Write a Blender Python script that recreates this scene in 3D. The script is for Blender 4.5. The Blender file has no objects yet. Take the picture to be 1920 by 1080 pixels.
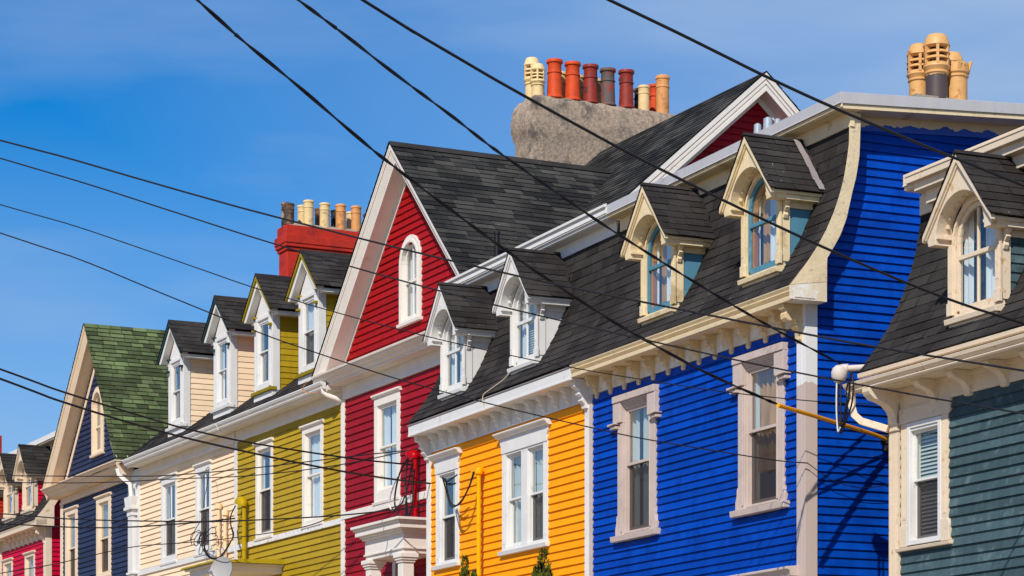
import bpy, bmesh, math, random
from mathutils import Vector, Euler
random.seed(7)
R = math.radians
# ------------------------------------------------------------------ camera, sky, sun
scn = bpy.context.scene
F = 4700.0; HZ = 1500.0
cam = bpy.data.objects.new('camera', bpy.data.cameras.new('camera')); scn.collection.objects.link(cam)
cam.location = (0, 0, 0); cam.rotation_euler = (R(90), 0, 0)
cam.data.sensor_width = 36; cam.data.lens = 36*F/1920; cam.data.shift_y = (HZ-540)/1920
cam.data.clip_start = .1; cam.data.clip_end = 5000
scn.camera = cam
SUN = Vector((-.528, -1.335, 1.24)).normalized()
w = bpy.data.worlds.new('World'); scn.world = w; w.use_nodes = True
nt = w.node_tree; nt.nodes.clear()
def N(t, ty, **k):
    n = t.nodes.new(ty)
    for a, b in k.items(): setattr(n, a, b)
    return n
o_ = N(nt, 'ShaderNodeOutputWorld'); bg = N(nt, 'ShaderNodeBackground'); sk = N(nt, 'ShaderNodeTexSky', sky_type='NISHITA')
sk.sun_disc = False; sk.sun_elevation = math.asin(SUN.z); sk.sun_rotation = math.atan2(SUN.x, SUN.y)
sk.air_density = 1.0; sk.dust_density = .3; sk.ozone_density = 4.0; sk.altitude = 300
bg.inputs[1].default_value = .122
# thin high haze clouds, part of the sky itself
tc = N(nt, 'ShaderNodeTexCoord'); mp = N(nt, 'ShaderNodeMapping'); mp.inputs['Scale'].default_value = (2.2, 2.2, 9.0); mp.inputs['Rotation'].default_value = (0, R(12), 0)
ns = N(nt, 'ShaderNodeTexNoise'); ns.inputs['Scale'].default_value = 2.6; ns.inputs['Detail'].default_value = 5; ns.inputs['Roughness'].default_value = .45
rp = N(nt, 'ShaderNodeValToRGB'); rp.color_ramp.elements[0].position = .42; rp.color_ramp.elements[1].position = .66
rp.color_ramp.elements[0].color = (.0, .0, .0, 1); rp.color_ramp.elements[1].color = (.38, .38, .38, 1)
mx = N(nt, 'ShaderNodeMix', data_type='RGBA'); mx.inputs[7].default_value = (2.5, 3.75, 5.9, 1)
hs = N(nt, 'ShaderNodeHueSaturation'); hs.inputs['Saturation'].default_value = 1.5; hs.inputs['Hue'].default_value = .506; hs.inputs['Value'].default_value = 1.0
L = nt.links.new
L(tc.outputs['Generated'], mp.inputs[0]); L(mp.outputs[0], ns.inputs['Vector']); L(ns.outputs[0], rp.inputs[0])
sx = N(nt, 'ShaderNodeSeparateXYZ'); L(tc.outputs['Generated'], sx.inputs[0])
hx = N(nt, 'ShaderNodeMapRange'); hx.inputs[1].default_value = -.19; hx.inputs[2].default_value = .20; hx.inputs[3].default_value = 0; hx.inputs[4].default_value = .78; L(sx.outputs[0], hx.inputs[0])
hz = N(nt, 'ShaderNodeMapRange'); hz.inputs[1].default_value = .27; hz.inputs[2].default_value = .08; hz.inputs[3].default_value = 0; hz.inputs[4].default_value = .75; L(sx.outputs[2], hz.inputs[0])
hm = N(nt, 'ShaderNodeMath', operation='MAXIMUM'); L(hx.outputs[0], hm.inputs[0]); L(hz.outputs[0], hm.inputs[1])
ha = N(nt, 'ShaderNodeMath', operation='ADD', use_clamp=True); L(rp.outputs[0], ha.inputs[0]); L(hm.outputs[0], ha.inputs[1])
L(ha.outputs[0], mx.inputs[0]); L(sk.outputs[0], hs.inputs['Color']); L(hs.outputs[0], mx.inputs[6]); L(mx.outputs[2], bg.inputs[0]); L(bg.outputs[0], o_.inputs[0])
sl = bpy.data.objects.new('sun', bpy.data.lights.new('sun', 'SUN')); scn.collection.objects.link(sl)
sl.data.energy = 4.4; sl.data.angle = R(.5); sl.data.color = (1, .945, .865); sl.rotation_euler = SUN.to_track_quat('Z', 'Y').to_euler()
scn.view_settings.view_transform = 'Standard'; scn.view_settings.look = 'None'; scn.view_settings.exposure = .04; scn.view_settings.gamma = 1
scn.render.engine = 'CYCLES'; scn.cycles.max_bounces = 8; scn.cycles.transparent_max_bounces = 12

# ------------------------------------------------------------------ frames (u along the street, n out to the street, z up)
class Fr:
    def __init__(s, vp, O):
        d = ((vp-960)/F, 1.); l = math.hypot(*d); s.u = (-d[0]/l, -d[1]/l); s.n = (s.u[1], -s.u[0]); s.O = O
        s.ang = math.atan2(s.u[1], s.u[0])
    def w(s, u, n, z): return Vector((s.O[0]+u*s.u[0]+n*s.n[0], s.O[1]+u*s.u[1]+n*s.n[1], z))
A = Fr(-1158, (3.40596, 29.)); pB = A.w(-11.53, -.88, 0); B = Fr(-1370, (pB.x, pB.y))
def ground_z(u): return -1.6+.03*(25-u)

# ------------------------------------------------------------------ materials
def lin(c):
    return tuple((x/255/12.92 if x/255 <= .04045 else ((x/255+.055)/1.055)**2.4) for x in c)+(1,)
M = {}
def mat(name, col, rough=.5, var=.06, nscale=3., bump=.0, bscale=60., spec=.35, metal=0., stain=None, stain_amt=.0, stain_scale=2.2, streak=False):
    m = bpy.data.materials.new(name); m.use_nodes = True; t = m.node_tree; t.nodes.clear()
    out = N(t, 'ShaderNodeOutputMaterial'); p = N(t, 'ShaderNodeBsdfPrincipled'); t.links.new(p.outputs[0], out.inputs[0])
    c = N(t, 'ShaderNodeTexCoord'); g = c.outputs['Object']
    a = N(t, 'ShaderNodeTexNoise'); a.inputs['Scale'].default_value = nscale; a.inputs['Detail'].default_value = 6; a.inputs['Roughness'].default_value = .65
    if streak:
        mp_ = N(t, 'ShaderNodeMapping'); mp_.inputs['Scale'].default_value = (3., 3., .35); t.links.new(g, mp_.inputs[0]); t.links.new(mp_.outputs[0], a.inputs['Vector'])
    else: t.links.new(g, a.inputs['Vector'])
    mr = N(t, 'ShaderNodeMapRange'); mr.inputs[1].default_value = .3; mr.inputs[2].default_value = .7; mr.inputs[3].default_value = 1-var*1.6; mr.inputs[4].default_value = 1+var
    t.links.new(a.outputs[0], mr.inputs[0])
    at = N(t, 'ShaderNodeAttribute'); at.attribute_name = 'tone'
    ad = N(t, 'ShaderNodeMath', operation='MULTIPLY_ADD'); ad.inputs[1].default_value = var*1.5; ad.inputs[2].default_value = 0
    t.links.new(at.outputs['Fac'], ad.inputs[0])
    sm = N(t, 'ShaderNodeMath', operation='ADD'); t.links.new(mr.outputs[0], sm.inputs[0]); t.links.new(ad.outputs[0], sm.inputs[1])
    ml = N(t, 'ShaderNodeVectorMath', operation='SCALE'); ml.inputs[0].default_value = col[:3]; t.links.new(sm.outputs[0], ml.inputs['Scale'])
    last = ml.outputs[0]
    if stain:
        b = N(t, 'ShaderNodeTexNoise'); b.inputs['Scale'].default_value = stain_scale; b.inputs['Detail'].default_value = 9; b.inputs['Roughness'].default_value = .7
        t.links.new(g, b.inputs['Vector'])
        r = N(t, 'ShaderNodeMapRange'); r.inputs[1].default_value = .66-stain_amt*.5; r.inputs[2].default_value = .74-stain_amt*.4
        t.links.new(b.outputs[0], r.inputs[0])
        x = N(t, 'ShaderNodeMix', data_type='RGBA'); x.inputs[7].default_value = stain; t.links.new(r.outputs[0], x.inputs[0]); t.links.new(last, x.inputs[6]); last = x.outputs[2]
    t.links.new(last, p.inputs['Base Color'])
    p.inputs['Roughness'].default_value = rough; p.inputs['Specular IOR Level'].default_value = spec; p.inputs['Metallic'].default_value = metal
    if bump:
        q = N(t, 'ShaderNodeTexNoise'); q.inputs['Scale'].default_value = bscale; q.inputs['Detail'].default_value = 4; t.links.new(g, q.inputs['Vector'])
        bm_ = N(t, 'ShaderNodeBump'); bm_.inputs['Strength'].default_value = bump; bm_.inputs['Distance'].default_value = .01
        t.links.new(q.outputs[0], bm_.inputs['Height']); t.links.new(bm_.outputs[0], p.inputs['Normal'])
    M[name] = m; return m
def paint(name, c, **k):
    k.setdefault('bump', .12); k.setdefault('bscale', 35); k.setdefault('rough', .55); k.setdefault('spec', .10); return mat(name, lin(c), **k)
def shingle_mat(name, dark, light, speck=(150, 145, 140), sp=.70, extra=None, tw=.28):
    m = bpy.data.materials.new(name); m.use_nodes = True; t = m.node_tree; t.nodes.clear()
    out = N(t, 'ShaderNodeOutputMaterial'); p = N(t, 'ShaderNodeBsdfPrincipled'); t.links.new(p.outputs[0], out.inputs[0])
    c = N(t, 'ShaderNodeTexCoord'); at = N(t, 'ShaderNodeAttribute'); at.attribute_name = 'tone'
    g = N(t, 'ShaderNodeTexNoise'); g.inputs['Scale'].default_value = 130; g.inputs['Detail'].default_value = 3; t.links.new(c.outputs['Object'], g.inputs['Vector'])
    l = N(t, 'ShaderNodeTexNoise'); l.inputs['Scale'].default_value = 1.3; l.inputs['Detail'].default_value = 6; t.links.new(c.outputs['Object'], l.inputs['Vector'])
    s1 = N(t, 'ShaderNodeMath', operation='MULTIPLY_ADD'); s1.inputs[1].default_value = 1.5; s1.inputs[2].default_value = -.5; t.links.new(g.outputs[0], s1.inputs[0])
    s2 = N(t, 'ShaderNodeMath', operation='MULTIPLY_ADD'); s2.inputs[1].default_value = 1.4; t.links.new(l.outputs[0], s2.inputs[0]); s2.inputs[2].default_value = -.7
    s3 = N(t, 'ShaderNodeMath', operation='ADD'); t.links.new(s1.outputs[0], s3.inputs[0]); t.links.new(s2.outputs[0], s3.inputs[1])
    s4 = N(t, 'ShaderNodeMath', operation='MULTIPLY_ADD', use_clamp=True); s4.inputs[1].default_value = tw; t.links.new(at.outputs['Fac'], s4.inputs[0]); t.links.new(s3.outputs[0], s4.inputs[2])
    x = N(t, 'ShaderNodeMix', data_type='RGBA'); x.inputs[6].default_value = lin(dark); x.inputs[7].default_value = lin(light); t.links.new(s4.outputs[0], x.inputs[0]); last = x.outputs[2]
    if extra:
        e = N(t, 'ShaderNodeTexNoise'); e.inputs['Scale'].default_value = 1.7; e.inputs['Detail'].default_value = 7; e.inputs['Roughness'].default_value = .7; t.links.new(c.outputs['Object'], e.inputs['Vector'])
        r = N(t, 'ShaderNodeMapRange'); r.inputs[1].default_value = .55; r.inputs[2].default_value = .72; t.links.new(e.outputs[0], r.inputs[0])
        y = N(t, 'ShaderNodeMix', data_type='RGBA'); y.inputs[7].default_value = lin(extra); t.links.new(r.outputs[0], y.inputs[0]); t.links.new(last, y.inputs[6]); last = y.outputs[2]
    v = N(t, 'ShaderNodeTexVoronoi'); v.inputs['Scale'].default_value = 9; t.links.new(c.outputs['Object'], v.inputs['Vector'])
    vr = N(t, 'ShaderNodeMapRange'); vr.inputs[1].default_value = .085; vr.inputs[2].default_value = .055; t.links.new(v.outputs['Distance'], vr.inputs[0])
    nn = N(t, 'ShaderNodeTexNoise'); nn.inputs['Scale'].default_value = 2.3; t.links.new(c.outputs['Object'], nn.inputs['Vector'])
    nr = N(t, 'ShaderNodeMapRange'); nr.inputs[1].default_value = .52; nr.inputs[2].default_value = .62; t.links.new(nn.outputs[0], nr.inputs[0])
    mm = N(t, 'ShaderNodeMath', operation='MULTIPLY'); t.links.new(vr.outputs[0], mm.inputs[0]); t.links.new(nr.outputs[0], mm.inputs[1])
    y = N(t, 'ShaderNodeMix', data_type='RGBA'); y.inputs[7].default_value = lin(speck); t.links.new(mm.outputs[0], y.inputs[0]); t.links.new(last, y.inputs[6])
    t.links.new(y.outputs[2], p.inputs['Base Color']); p.inputs['Roughness'].default_value = .9; p.inputs['Specular IOR Level'].default_value = .12
    b = N(t, 'ShaderNodeBump'); b.inputs['Strength'].default_value = .5; b.inputs['Distance'].default_value = .004
    t.links.new(g.outputs[0], b.inputs['Height']); t.links.new(b.outputs[0], p.inputs['Normal'])
    M[name] = m
paint('blue', (0, 66, 166), var=.10, streak=True, stain=lin((0, 56, 148)), stain_amt=.35)
paint('yellow', (255, 160, 0), var=.035)
paint('red', (146, 20, 32), var=.10, streak=True)
paint('gable_red', (158, 18, 22), var=.08, streak=True)
paint('magenta', (190, 6, 52), var=.06)
paint('navy', (44, 52, 78), var=.12, streak=True)
paint('cream', (245, 216, 178), var=.03)
paint('olive', (172, 142, 30), var=.06, streak=True)
paint('teal', (68, 88, 92), var=.12, streak=True, stain=lin((92, 112, 115)), stain_amt=.25, stain_scale=5)
paint('orange_red', (190, 52, 30))
paint('white', (222, 219, 213), var=.04, stain=lin((196, 190, 180)), stain_amt=.12, stain_scale=5)
paint('warm_white', (229, 221, 209), var=.04, stain=lin((205, 192, 175)), stain_amt=.08)
paint('peach_white', (232, 208, 178), var=.04)
mat('bracket_worn', lin((222, 196, 150)), rough=.6, var=.12, nscale=9, bump=.6, bscale=18, spec=.2, stain=lin((92, 72, 52)), stain_amt=.12, stain_scale=9)
paint('taupe', (198, 180, 169), var=.06, stain=lin((176, 160, 150)), stain_amt=.2, bump=.3)
paint('cream_trim', (228, 207, 166), var=.06, stain=lin((190, 165, 120)), stain_amt=.2, bump=.3)
paint('cream_trim_worn', (224, 203, 164), var=.10, stain=lin((160, 142, 122)), stain_amt=.16, stain_scale=16, bump=.5)
paint('buff_trim', (224, 205, 178), var=.05, stain=lin((196, 160, 110)), stain_amt=.16, stain_scale=6, bump=.3)
paint('peeling', (226, 208, 176), var=.1, stain=lin((232, 230, 226)), stain_amt=.42, stain_scale=3.4, bump=.4)
paint('flaky_white', (230, 226, 220), var=.05, stain=lin((150, 135, 110)), stain_amt=.22, stain_scale=14, bump=.4)
paint('olive_trim', (150, 130, 18)); paint('dark_green_trim', (40, 62, 66)); paint('blue_sash', (82, 132, 152), var=.08, stain=lin((120, 160, 170)), stain_amt=.2)
paint('wood_sash', (190, 120, 62), var=.12, streak=True)
paint('mast_olive', (176, 146, 12), rough=.35); paint('mast_yellow', (250, 172, 2), rough=.35); paint('mast_red', (170, 10, 14), rough=.3); paint('mast_cream', (238, 208, 165))
paint('mast_white', (204, 193, 180)); paint('sleeve', (240, 160, 10), rough=.35, bump=0)
mat('coping', lin((188, 184, 182)), rough=.38, metal=.0, var=.04, streak=True, spec=.5, stain=lin((150, 146, 144)), stain_amt=.12)
mat('gutter_grey', lin((150, 140, 138)), rough=.5, var=.08)
mat('galvanised', lin((170, 178, 184)), rough=.5, metal=.3, var=.1, nscale=20)
mat('render', lin((168, 149, 130)), rough=.95, var=.3, nscale=16, bump=1., bscale=30, spec=.1, stain=lin((104, 96, 88)), stain_amt=.3, stain_scale=2.4)
mat('red_brick_paint', lin((186, 42, 22)), rough=.75, var=.1, nscale=6, bump=.5, bscale=12, stain=lin((150, 34, 26)), stain_amt=.3)
mat('mortar', lin((150, 138, 122)), rough=.95, var=.15, bump=.8, bscale=30)
mat('clay_red', lin((212, 72, 14)), rough=.6, var=.16, nscale=5, bump=.3, stain=lin((110, 38, 28)), stain_amt=.22, stain_scale=5)
mat('clay_dark', lin((150, 46, 30)), rough=.55, var=.16, nscale=5, bump=.3, stain=lin((80, 44, 44)), stain_amt=.3, stain_scale=5)
mat('clay_sooty', lin((150, 58, 40)), rough=.7, var=.2, nscale=5, bump=.4, stain=lin((92, 84, 80)), stain_amt=.5, stain_scale=6)
mat('clay_buff', lin((226, 196, 140)), rough=.6, var=.1, nscale=5, bump=.3, stain=lin((150, 125, 85)), stain_amt=.16, stain_scale=6)
mat('clay_tan', lin((214, 150, 88)), rough=.6, var=.12, nscale=5, bump=.3, stain=lin((170, 110, 60)), stain_amt=.25, stain_scale=6)
mat('clay_gold', lin((212, 160, 96)), rough=.55, var=.1, nscale=5, bump=.3, stain=lin((170, 105, 45)), stain_amt=.2, stain_scale=9)
mat('clay_brown', lin((128, 92, 66)), rough=.7, var=.2, nscale=7, bump=.4, stain=lin((60, 50, 45)), stain_amt=.45, stain_scale=6)
mat('soot', lin((46, 42, 44)), rough=.8, var=.2, nscale=7, bump=.4, stain=lin((180, 150, 120)), stain_amt=.3, stain_scale=7)
mat('rubber', lin((22, 19, 22)), rough=.55, var=.1)
mat('grey_cable', lin((205, 205, 205)), rough=.5)
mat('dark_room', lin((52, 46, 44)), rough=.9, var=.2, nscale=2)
mat('curtain', lin((205, 212, 205)), rough=.85, var=.1, streak=True)
mat('curtain_white', lin((232, 238, 240)), rough=.85, var=.05, streak=True)
mat('curtain_gold', lin((200, 150, 80)), rough=.85, var=.25, streak=True)
mat('blind', lin((205, 212, 200)), rough=.6, var=.03)
mat('screen', lin((60, 54, 54)), rough=.8, var=.05)
mat('dish', lin((165, 162, 158)), rough=.5, var=.05)
mat('asphalt', lin((104, 97, 86)), rough=.9, var=.15, bump=.5, bscale=80); mat('concrete', lin((205, 186, 156)), rough=.9, var=.1, bump=.3)
mat('soil', lin((165, 140, 105)), rough=.95, var=.2); mat('road_paint', lin((215, 210, 200)), rough=.8)
mat('bark', lin((90, 62, 44)), rough=.9, var=.2, bump=.8); mat('cedar', lin((92, 98, 34)), rough=.8, var=.4, nscale=9, spec=.1)
shingle_mat('shingle_black', (38, 34, 33), (76, 72, 68))
shingle_mat('shingle_arch', (34, 33, 33), (86, 84, 78), sp=.6, tw=.5)
shingle_mat('shingle_worn', (30, 28, 28), (92, 84, 80), speck=(200, 195, 190))
shingle_mat('shingle_green', (60, 68, 44), (116, 132, 86), speck=(60, 56, 44), extra=(66, 64, 50), tw=.6)
m = bpy.data.materials.new('glass'); m.use_nodes = True; t = m.node_tree; t.nodes.clear(); M['glass'] = m
o2 = N(t, 'ShaderNodeOutputMaterial'); mxs = N(t, 'ShaderNodeMixShader'); tr = N(t, 'ShaderNodeBsdfTransparent'); gl = N(t, 'ShaderNodeBsdfGlossy'); fz = N(t, 'ShaderNodeLayerWeight'); fp = N(t, 'ShaderNodeMath', operation='POWER'); fp.inputs[1].default_value = 2.3; fa = N(t, 'ShaderNodeMath', operation='ADD'); fa.inputs[1].default_value = .05
gl.inputs['Roughness'].default_value = .015; tr.inputs[0].default_value = (.88, .92, .92, 1); fz.inputs[0].default_value = .5
nz = N(t, 'ShaderNodeTexNoise'); nz.inputs['Scale'].default_value = 1.8; bz = N(t, 'ShaderNodeBump'); bz.inputs['Strength'].default_value = .12; bz.inputs['Distance'].default_value = .03
cz = N(t, 'ShaderNodeTexCoord'); t.links.new(cz.outputs['Object'], nz.inputs['Vector']); t.links.new(nz.outputs[0], bz.inputs['Height']); t.links.new(bz.outputs[0], gl.inputs['Normal'])
t.links.new(fz.outputs['Facing'], fp.inputs[0]); t.links.new(fp.outputs[0], fa.inputs[0]); t.links.new(fa.outputs[0], mxs.inputs[0]); t.links.new(tr.outputs[0], mxs.inputs[1]); t.links.new(gl.outputs[0], mxs.inputs[2]); t.links.new(mxs.outputs[0], o2.inputs[0])
m = bpy.data.materials.new('insect_mesh'); m.use_nodes = True; t = m.node_tree; t.nodes.clear(); M['insect_mesh'] = m
o3 = N(t, 'ShaderNodeOutputMaterial'); ms3 = N(t, 'ShaderNodeMixShader'); tr3 = N(t, 'ShaderNodeBsdfTransparent'); df3 = N(t, 'ShaderNodeBsdfDiffuse'); df3.inputs[0].default_value = lin((62, 54, 52)); ms3.inputs[0].default_value = .62
t.links.new(tr3.outputs[0], ms3.inputs[1]); t.links.new(df3.outputs[0], ms3.inputs[2]); t.links.new(ms3.outputs[0], o3.inputs[0])
def zpaint(name, top, bot, zt, noise=.12, sc=6., slope=0.):   # two coats of paint meeting at a ragged brushed edge
    m = bpy.data.materials.new(name); m.use_nodes = True; t = m.node_tree; p = t.nodes['Principled BSDF']
    c = N(t, 'ShaderNodeTexCoord'); s = N(t, 'ShaderNodeSeparateXYZ'); n = N(t, 'ShaderNodeTexNoise'); n.inputs['Scale'].default_value = sc; n.inputs['Detail'].default_value = 6
    t.links.new(c.outputs['Object'], n.inputs['Vector']); t.links.new(c.outputs['Object'], s.inputs[0])
    a = N(t, 'ShaderNodeMath', operation='MULTIPLY_ADD'); a.inputs[1].default_value = noise; t.links.new(n.outputs[0], a.inputs[0]); sl_ = N(t, 'ShaderNodeMath', operation='MULTIPLY_ADD'); sl_.inputs[1].default_value = -slope; t.links.new(s.outputs[1], sl_.inputs[0]); t.links.new(s.outputs[2], sl_.inputs[2]); t.links.new(sl_.outputs[0], a.inputs[2])
    b = N(t, 'ShaderNodeMapRange'); b.inputs[1].default_value = zt; b.inputs[2].default_value = zt+.006; t.links.new(a.outputs[0], b.inputs[0])
    x = N(t, 'ShaderNodeMix', data_type='RGBA'); x.inputs[6].default_value = lin(bot); x.inputs[7].default_value = lin(top); t.links.new(b.outputs[0], x.inputs[0]); t.links.new(x.outputs[2], p.inputs['Base Color'])
    p.inputs['Roughness'].default_value = .5; M[name] = m

# ------------------------------------------------------------------ mesh builder; local axes: x = u, y = -n, z
class MB:
    def __init__(s): s.v = []; s.f = []; s.t = []; s.mk = []   # mk: (first face, end face, second material)
    def poly(s, pts, tone=0.):
        i = len(s.v); s.v += [(p[0], -p[1], p[2]) for p in pts]; s.f.append(tuple(range(i, i+len(pts)))); s.t.append(tone)
    def prism(s, a, b, tone=0.):
        i = len(s.v); k = len(a); s.v += [(p[0], -p[1], p[2]) for p in a+b]
        s.f += [tuple(range(i+k-1, i-1, -1)), tuple(range(i+k, i+2*k))]+[(i+j, i+(j+1) % k, i+k+(j+1) % k, i+k+j) for j in range(k)]; s.t += [tone]*(k+2)
        return s
    def box(s, u0, u1, n0, n1, z0, z1, tone=0.):
        return s.prism([(u0, n0, z0), (u1, n0, z0), (u1, n1, z0), (u0, n1, z0)], [(u0, n0, z1), (u1, n0, z1), (u1, n1, z1), (u0, n1, z1)], tone)
    def pu(s, prof, u0, u1, tone=0.): return s.prism([(u0, n, z) for n, z in prof], [(u1, n, z) for n, z in prof], tone)
    def pn(s, prof, n0, n1, tone=0.): return s.prism([(u, n0, z) for u, z in prof], [(u, n1, z) for u, z in prof], tone)
    def tube(s, pts, r, k=8, cap=True, rs=None):
        P = [Vector(p) for p in pts]; i0 = len(s.v); up = Vector((0, 0, 1))
        for j, p in enumerate(P):
            d = (P[min(j+1, len(P)-1)]-P[max(j-1, 0)]).normalized(); a = d.cross(up)
            if a.length < .05: a = d.cross(Vector((1, 0, 0)))
            a.normalize(); b = d.cross(a); rr = rs[j] if rs else r
            for q in range(k):
                x = p+a*math.cos(2*math.pi*(q+.5)/k)*rr+b*math.sin(2*math.pi*(q+.5)/k)*rr; s.v.append((x.x, -x.y, x.z))
        for j in range(len(P)-1):
            for q in range(k):
                s.f.append((i0+j*k+q, i0+j*k+(q+1) % k, i0+(j+1)*k+(q+1) % k, i0+(j+1)*k+q)); s.t.append(0)
        if cap:
            s.f += [tuple(i0+q for q in range(k)), tuple(i0+(len(P)-1)*k+q for q in range(k))]; s.t += [0, 0]
        return s
    def loop(s, pts, r, k=8):
        P = [Vector(p) for p in pts]; Q = [P[0]*2-P[1]]+P+[P[-1]*2-P[-2]]; out = []
        for i in range(1, len(Q)-2):
            for j in range(7):
                t = j/7; out.append(.5*((2*Q[i])+(-Q[i-1]+Q[i+1])*t+(2*Q[i-1]-5*Q[i]+4*Q[i+1]-Q[i+2])*t*t+(-Q[i-1]+3*Q[i]-3*Q[i+1]+Q[i+2])*t**3))
        return s.tube(out+[P[-1]], r, k)
    def lathe(s, u, n, z, prof, k=20):
        i0 = len(s.v)
        for r, h in prof:
            for q in range(k): s.v.append((u+r*math.cos(6.28318*q/k), -(n+r*math.sin(6.28318*q/k)), z+h))
        for j in range(len(prof)-1):
            for q in range(k): s.f.append((i0+j*k+q, i0+j*k+(q+1) % k, i0+(j+1)*k+(q+1) % k, i0+(j+1)*k+q)); s.t.append(0)
        return s
    def build(s, name, m, parent, off=None, label=None, smooth=False, bevel=0., recalc=True):
        me = bpy.data.meshes.new(name); ob = bpy.data.objects.new(name, me); scn.collection.objects.link(ob)
        if off is None: off = OFF.get(ROOT(parent), (0, 0, 0)) if parent else (0, 0, 0)
        me.from_pydata([(x-off[0], y, z-off[2]) for x, y, z in s.v], [], s.f)
        at = me.attributes.new('tone', 'FLOAT', 'FACE'); at.data.foreach_set('value', s.t)
        if recalc:
            bm = bmesh.new(); bm.from_mesh(me); bmesh.ops.recalc_face_normals(bm, faces=bm.faces); bm.to_mesh(me); bm.free()
        me.materials.append(M[m] if isinstance(m, str) else m)
        for j, (f0, f1, m2) in enumerate(s.mk):
            me.materials.append(M[m2])
            for f in range(f0, f1): me.polygons[f].material_index = j+1
        if smooth:
            me.shade_smooth()
            if smooth != 'all': me.set_sharp_from_angle(angle=R(38))
        if bevel:
            b = ob.modifiers.new('bevel', 'BEVEL'); b.width = bevel; b.segments = 2; b.limit_method = 'ANGLE'; b.angle_limit = R(40)
        if parent: ob.parent = parent
        if label: ob['label'] = label
        return ob
OFF = {}
def ROOT(o):
    while o.parent: o = o.parent
    return o.name
def tag(o, label, cat=None, group=None, kind=None):
    if label: o['label'] = label
    if cat: o['category'] = cat
    if group: o['group'] = group
    if kind: o['kind'] = kind
    return o
def thing(name, fr, u, n, z, label, cat, group=None):
    e = bpy.data.objects.new(name, None); scn.collection.objects.link(e); e.empty_display_size = .3
    e.location = fr.w(u, 0, z); e.rotation_euler = (0, 0, fr.ang); OFF[e.name] = (u, 0, z)
    return tag(e, label, cat, group)

# ------------------------------------------------------------------ element builders
def siding(parent, m, z0, z1, span, holes=(), plane='front', at=0., e=.1, name='clapboard_wall', t=.026):
    b = MB(); k = max(1, round((z1-z0)/e)); e = (z1-z0)/k
    for i in range(k):
        a = z0+i*e+random.uniform(-.0025, .0025)*(i > 0); c = z0+(i+1)*e
        lo = span(a); hi = span(c)
        if lo is None or hi is None: continue
        segs = [(lo[0], lo[1], hi[0], hi[1])]
        for h in holes:
            if c > h[2]+.01 and a < h[3]-.01:
                ns_ = []
                for s_ in segs:
                    if h[0] > s_[0] and h[0] < s_[1]+.001: ns_.append((s_[0], h[0], s_[2], h[0]))
                    if h[1] < s_[1] and h[1] > s_[0]-.001: ns_.append((h[1], s_[1], h[1], s_[3]))
                    if h[1] <= s_[0] or h[0] >= s_[1]: ns_.append(s_)
                segs = ns_
        for s_ in segs:
            if s_[1]-s_[0] < .004: continue
            # butt joints split the board into lengths
            cuts = [0.]; x = random.uniform(.4, 3.2)/(s_[1]-s_[0])
            while x < .95: cuts.append(x); x += random.uniform(2., 4.)/(s_[1]-s_[0])
            cuts.append(1.)
            for q in range(len(cuts)-1):
                f0, f1 = cuts[q], cuts[q+1]; g = .0015/(s_[1]-s_[0])*(q < len(cuts)-2)
                l0 = s_[0]+(s_[1]-s_[0])*f0; l1 = s_[0]+(s_[1]-s_[0])*(f1-g); h0 = s_[2]+(s_[3]-s_[2])*f0; h1 = s_[2]+(s_[3]-s_[2])*(f1-g)
                tn = random.uniform(-1, 1); tt = t+random.uniform(-.002, .003)
                if plane == 'front': P = lambda u, n, z: (u, at+n, z)
                else: P = lambda u, n, z: (at+n, u, z)
                b.poly([P(l0, tt, a), P(l1, tt, a), P(h1, .002, c+.004), P(h0, .002, c+.004)], tn)
                b.poly([P(l0, -.01, a), P(l1, -.01, a), P(l1, tt, a), P(l0, tt, a)], tn)
                b.poly([P(l0, -.01, a), P(l0, tt, a), P(h0, .002, c)], tn); b.poly([P(l1, -.01, a), P(l1, tt, a), P(h1, .002, c)], tn)
    return b.build(name, m, parent, recalc=False)
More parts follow.
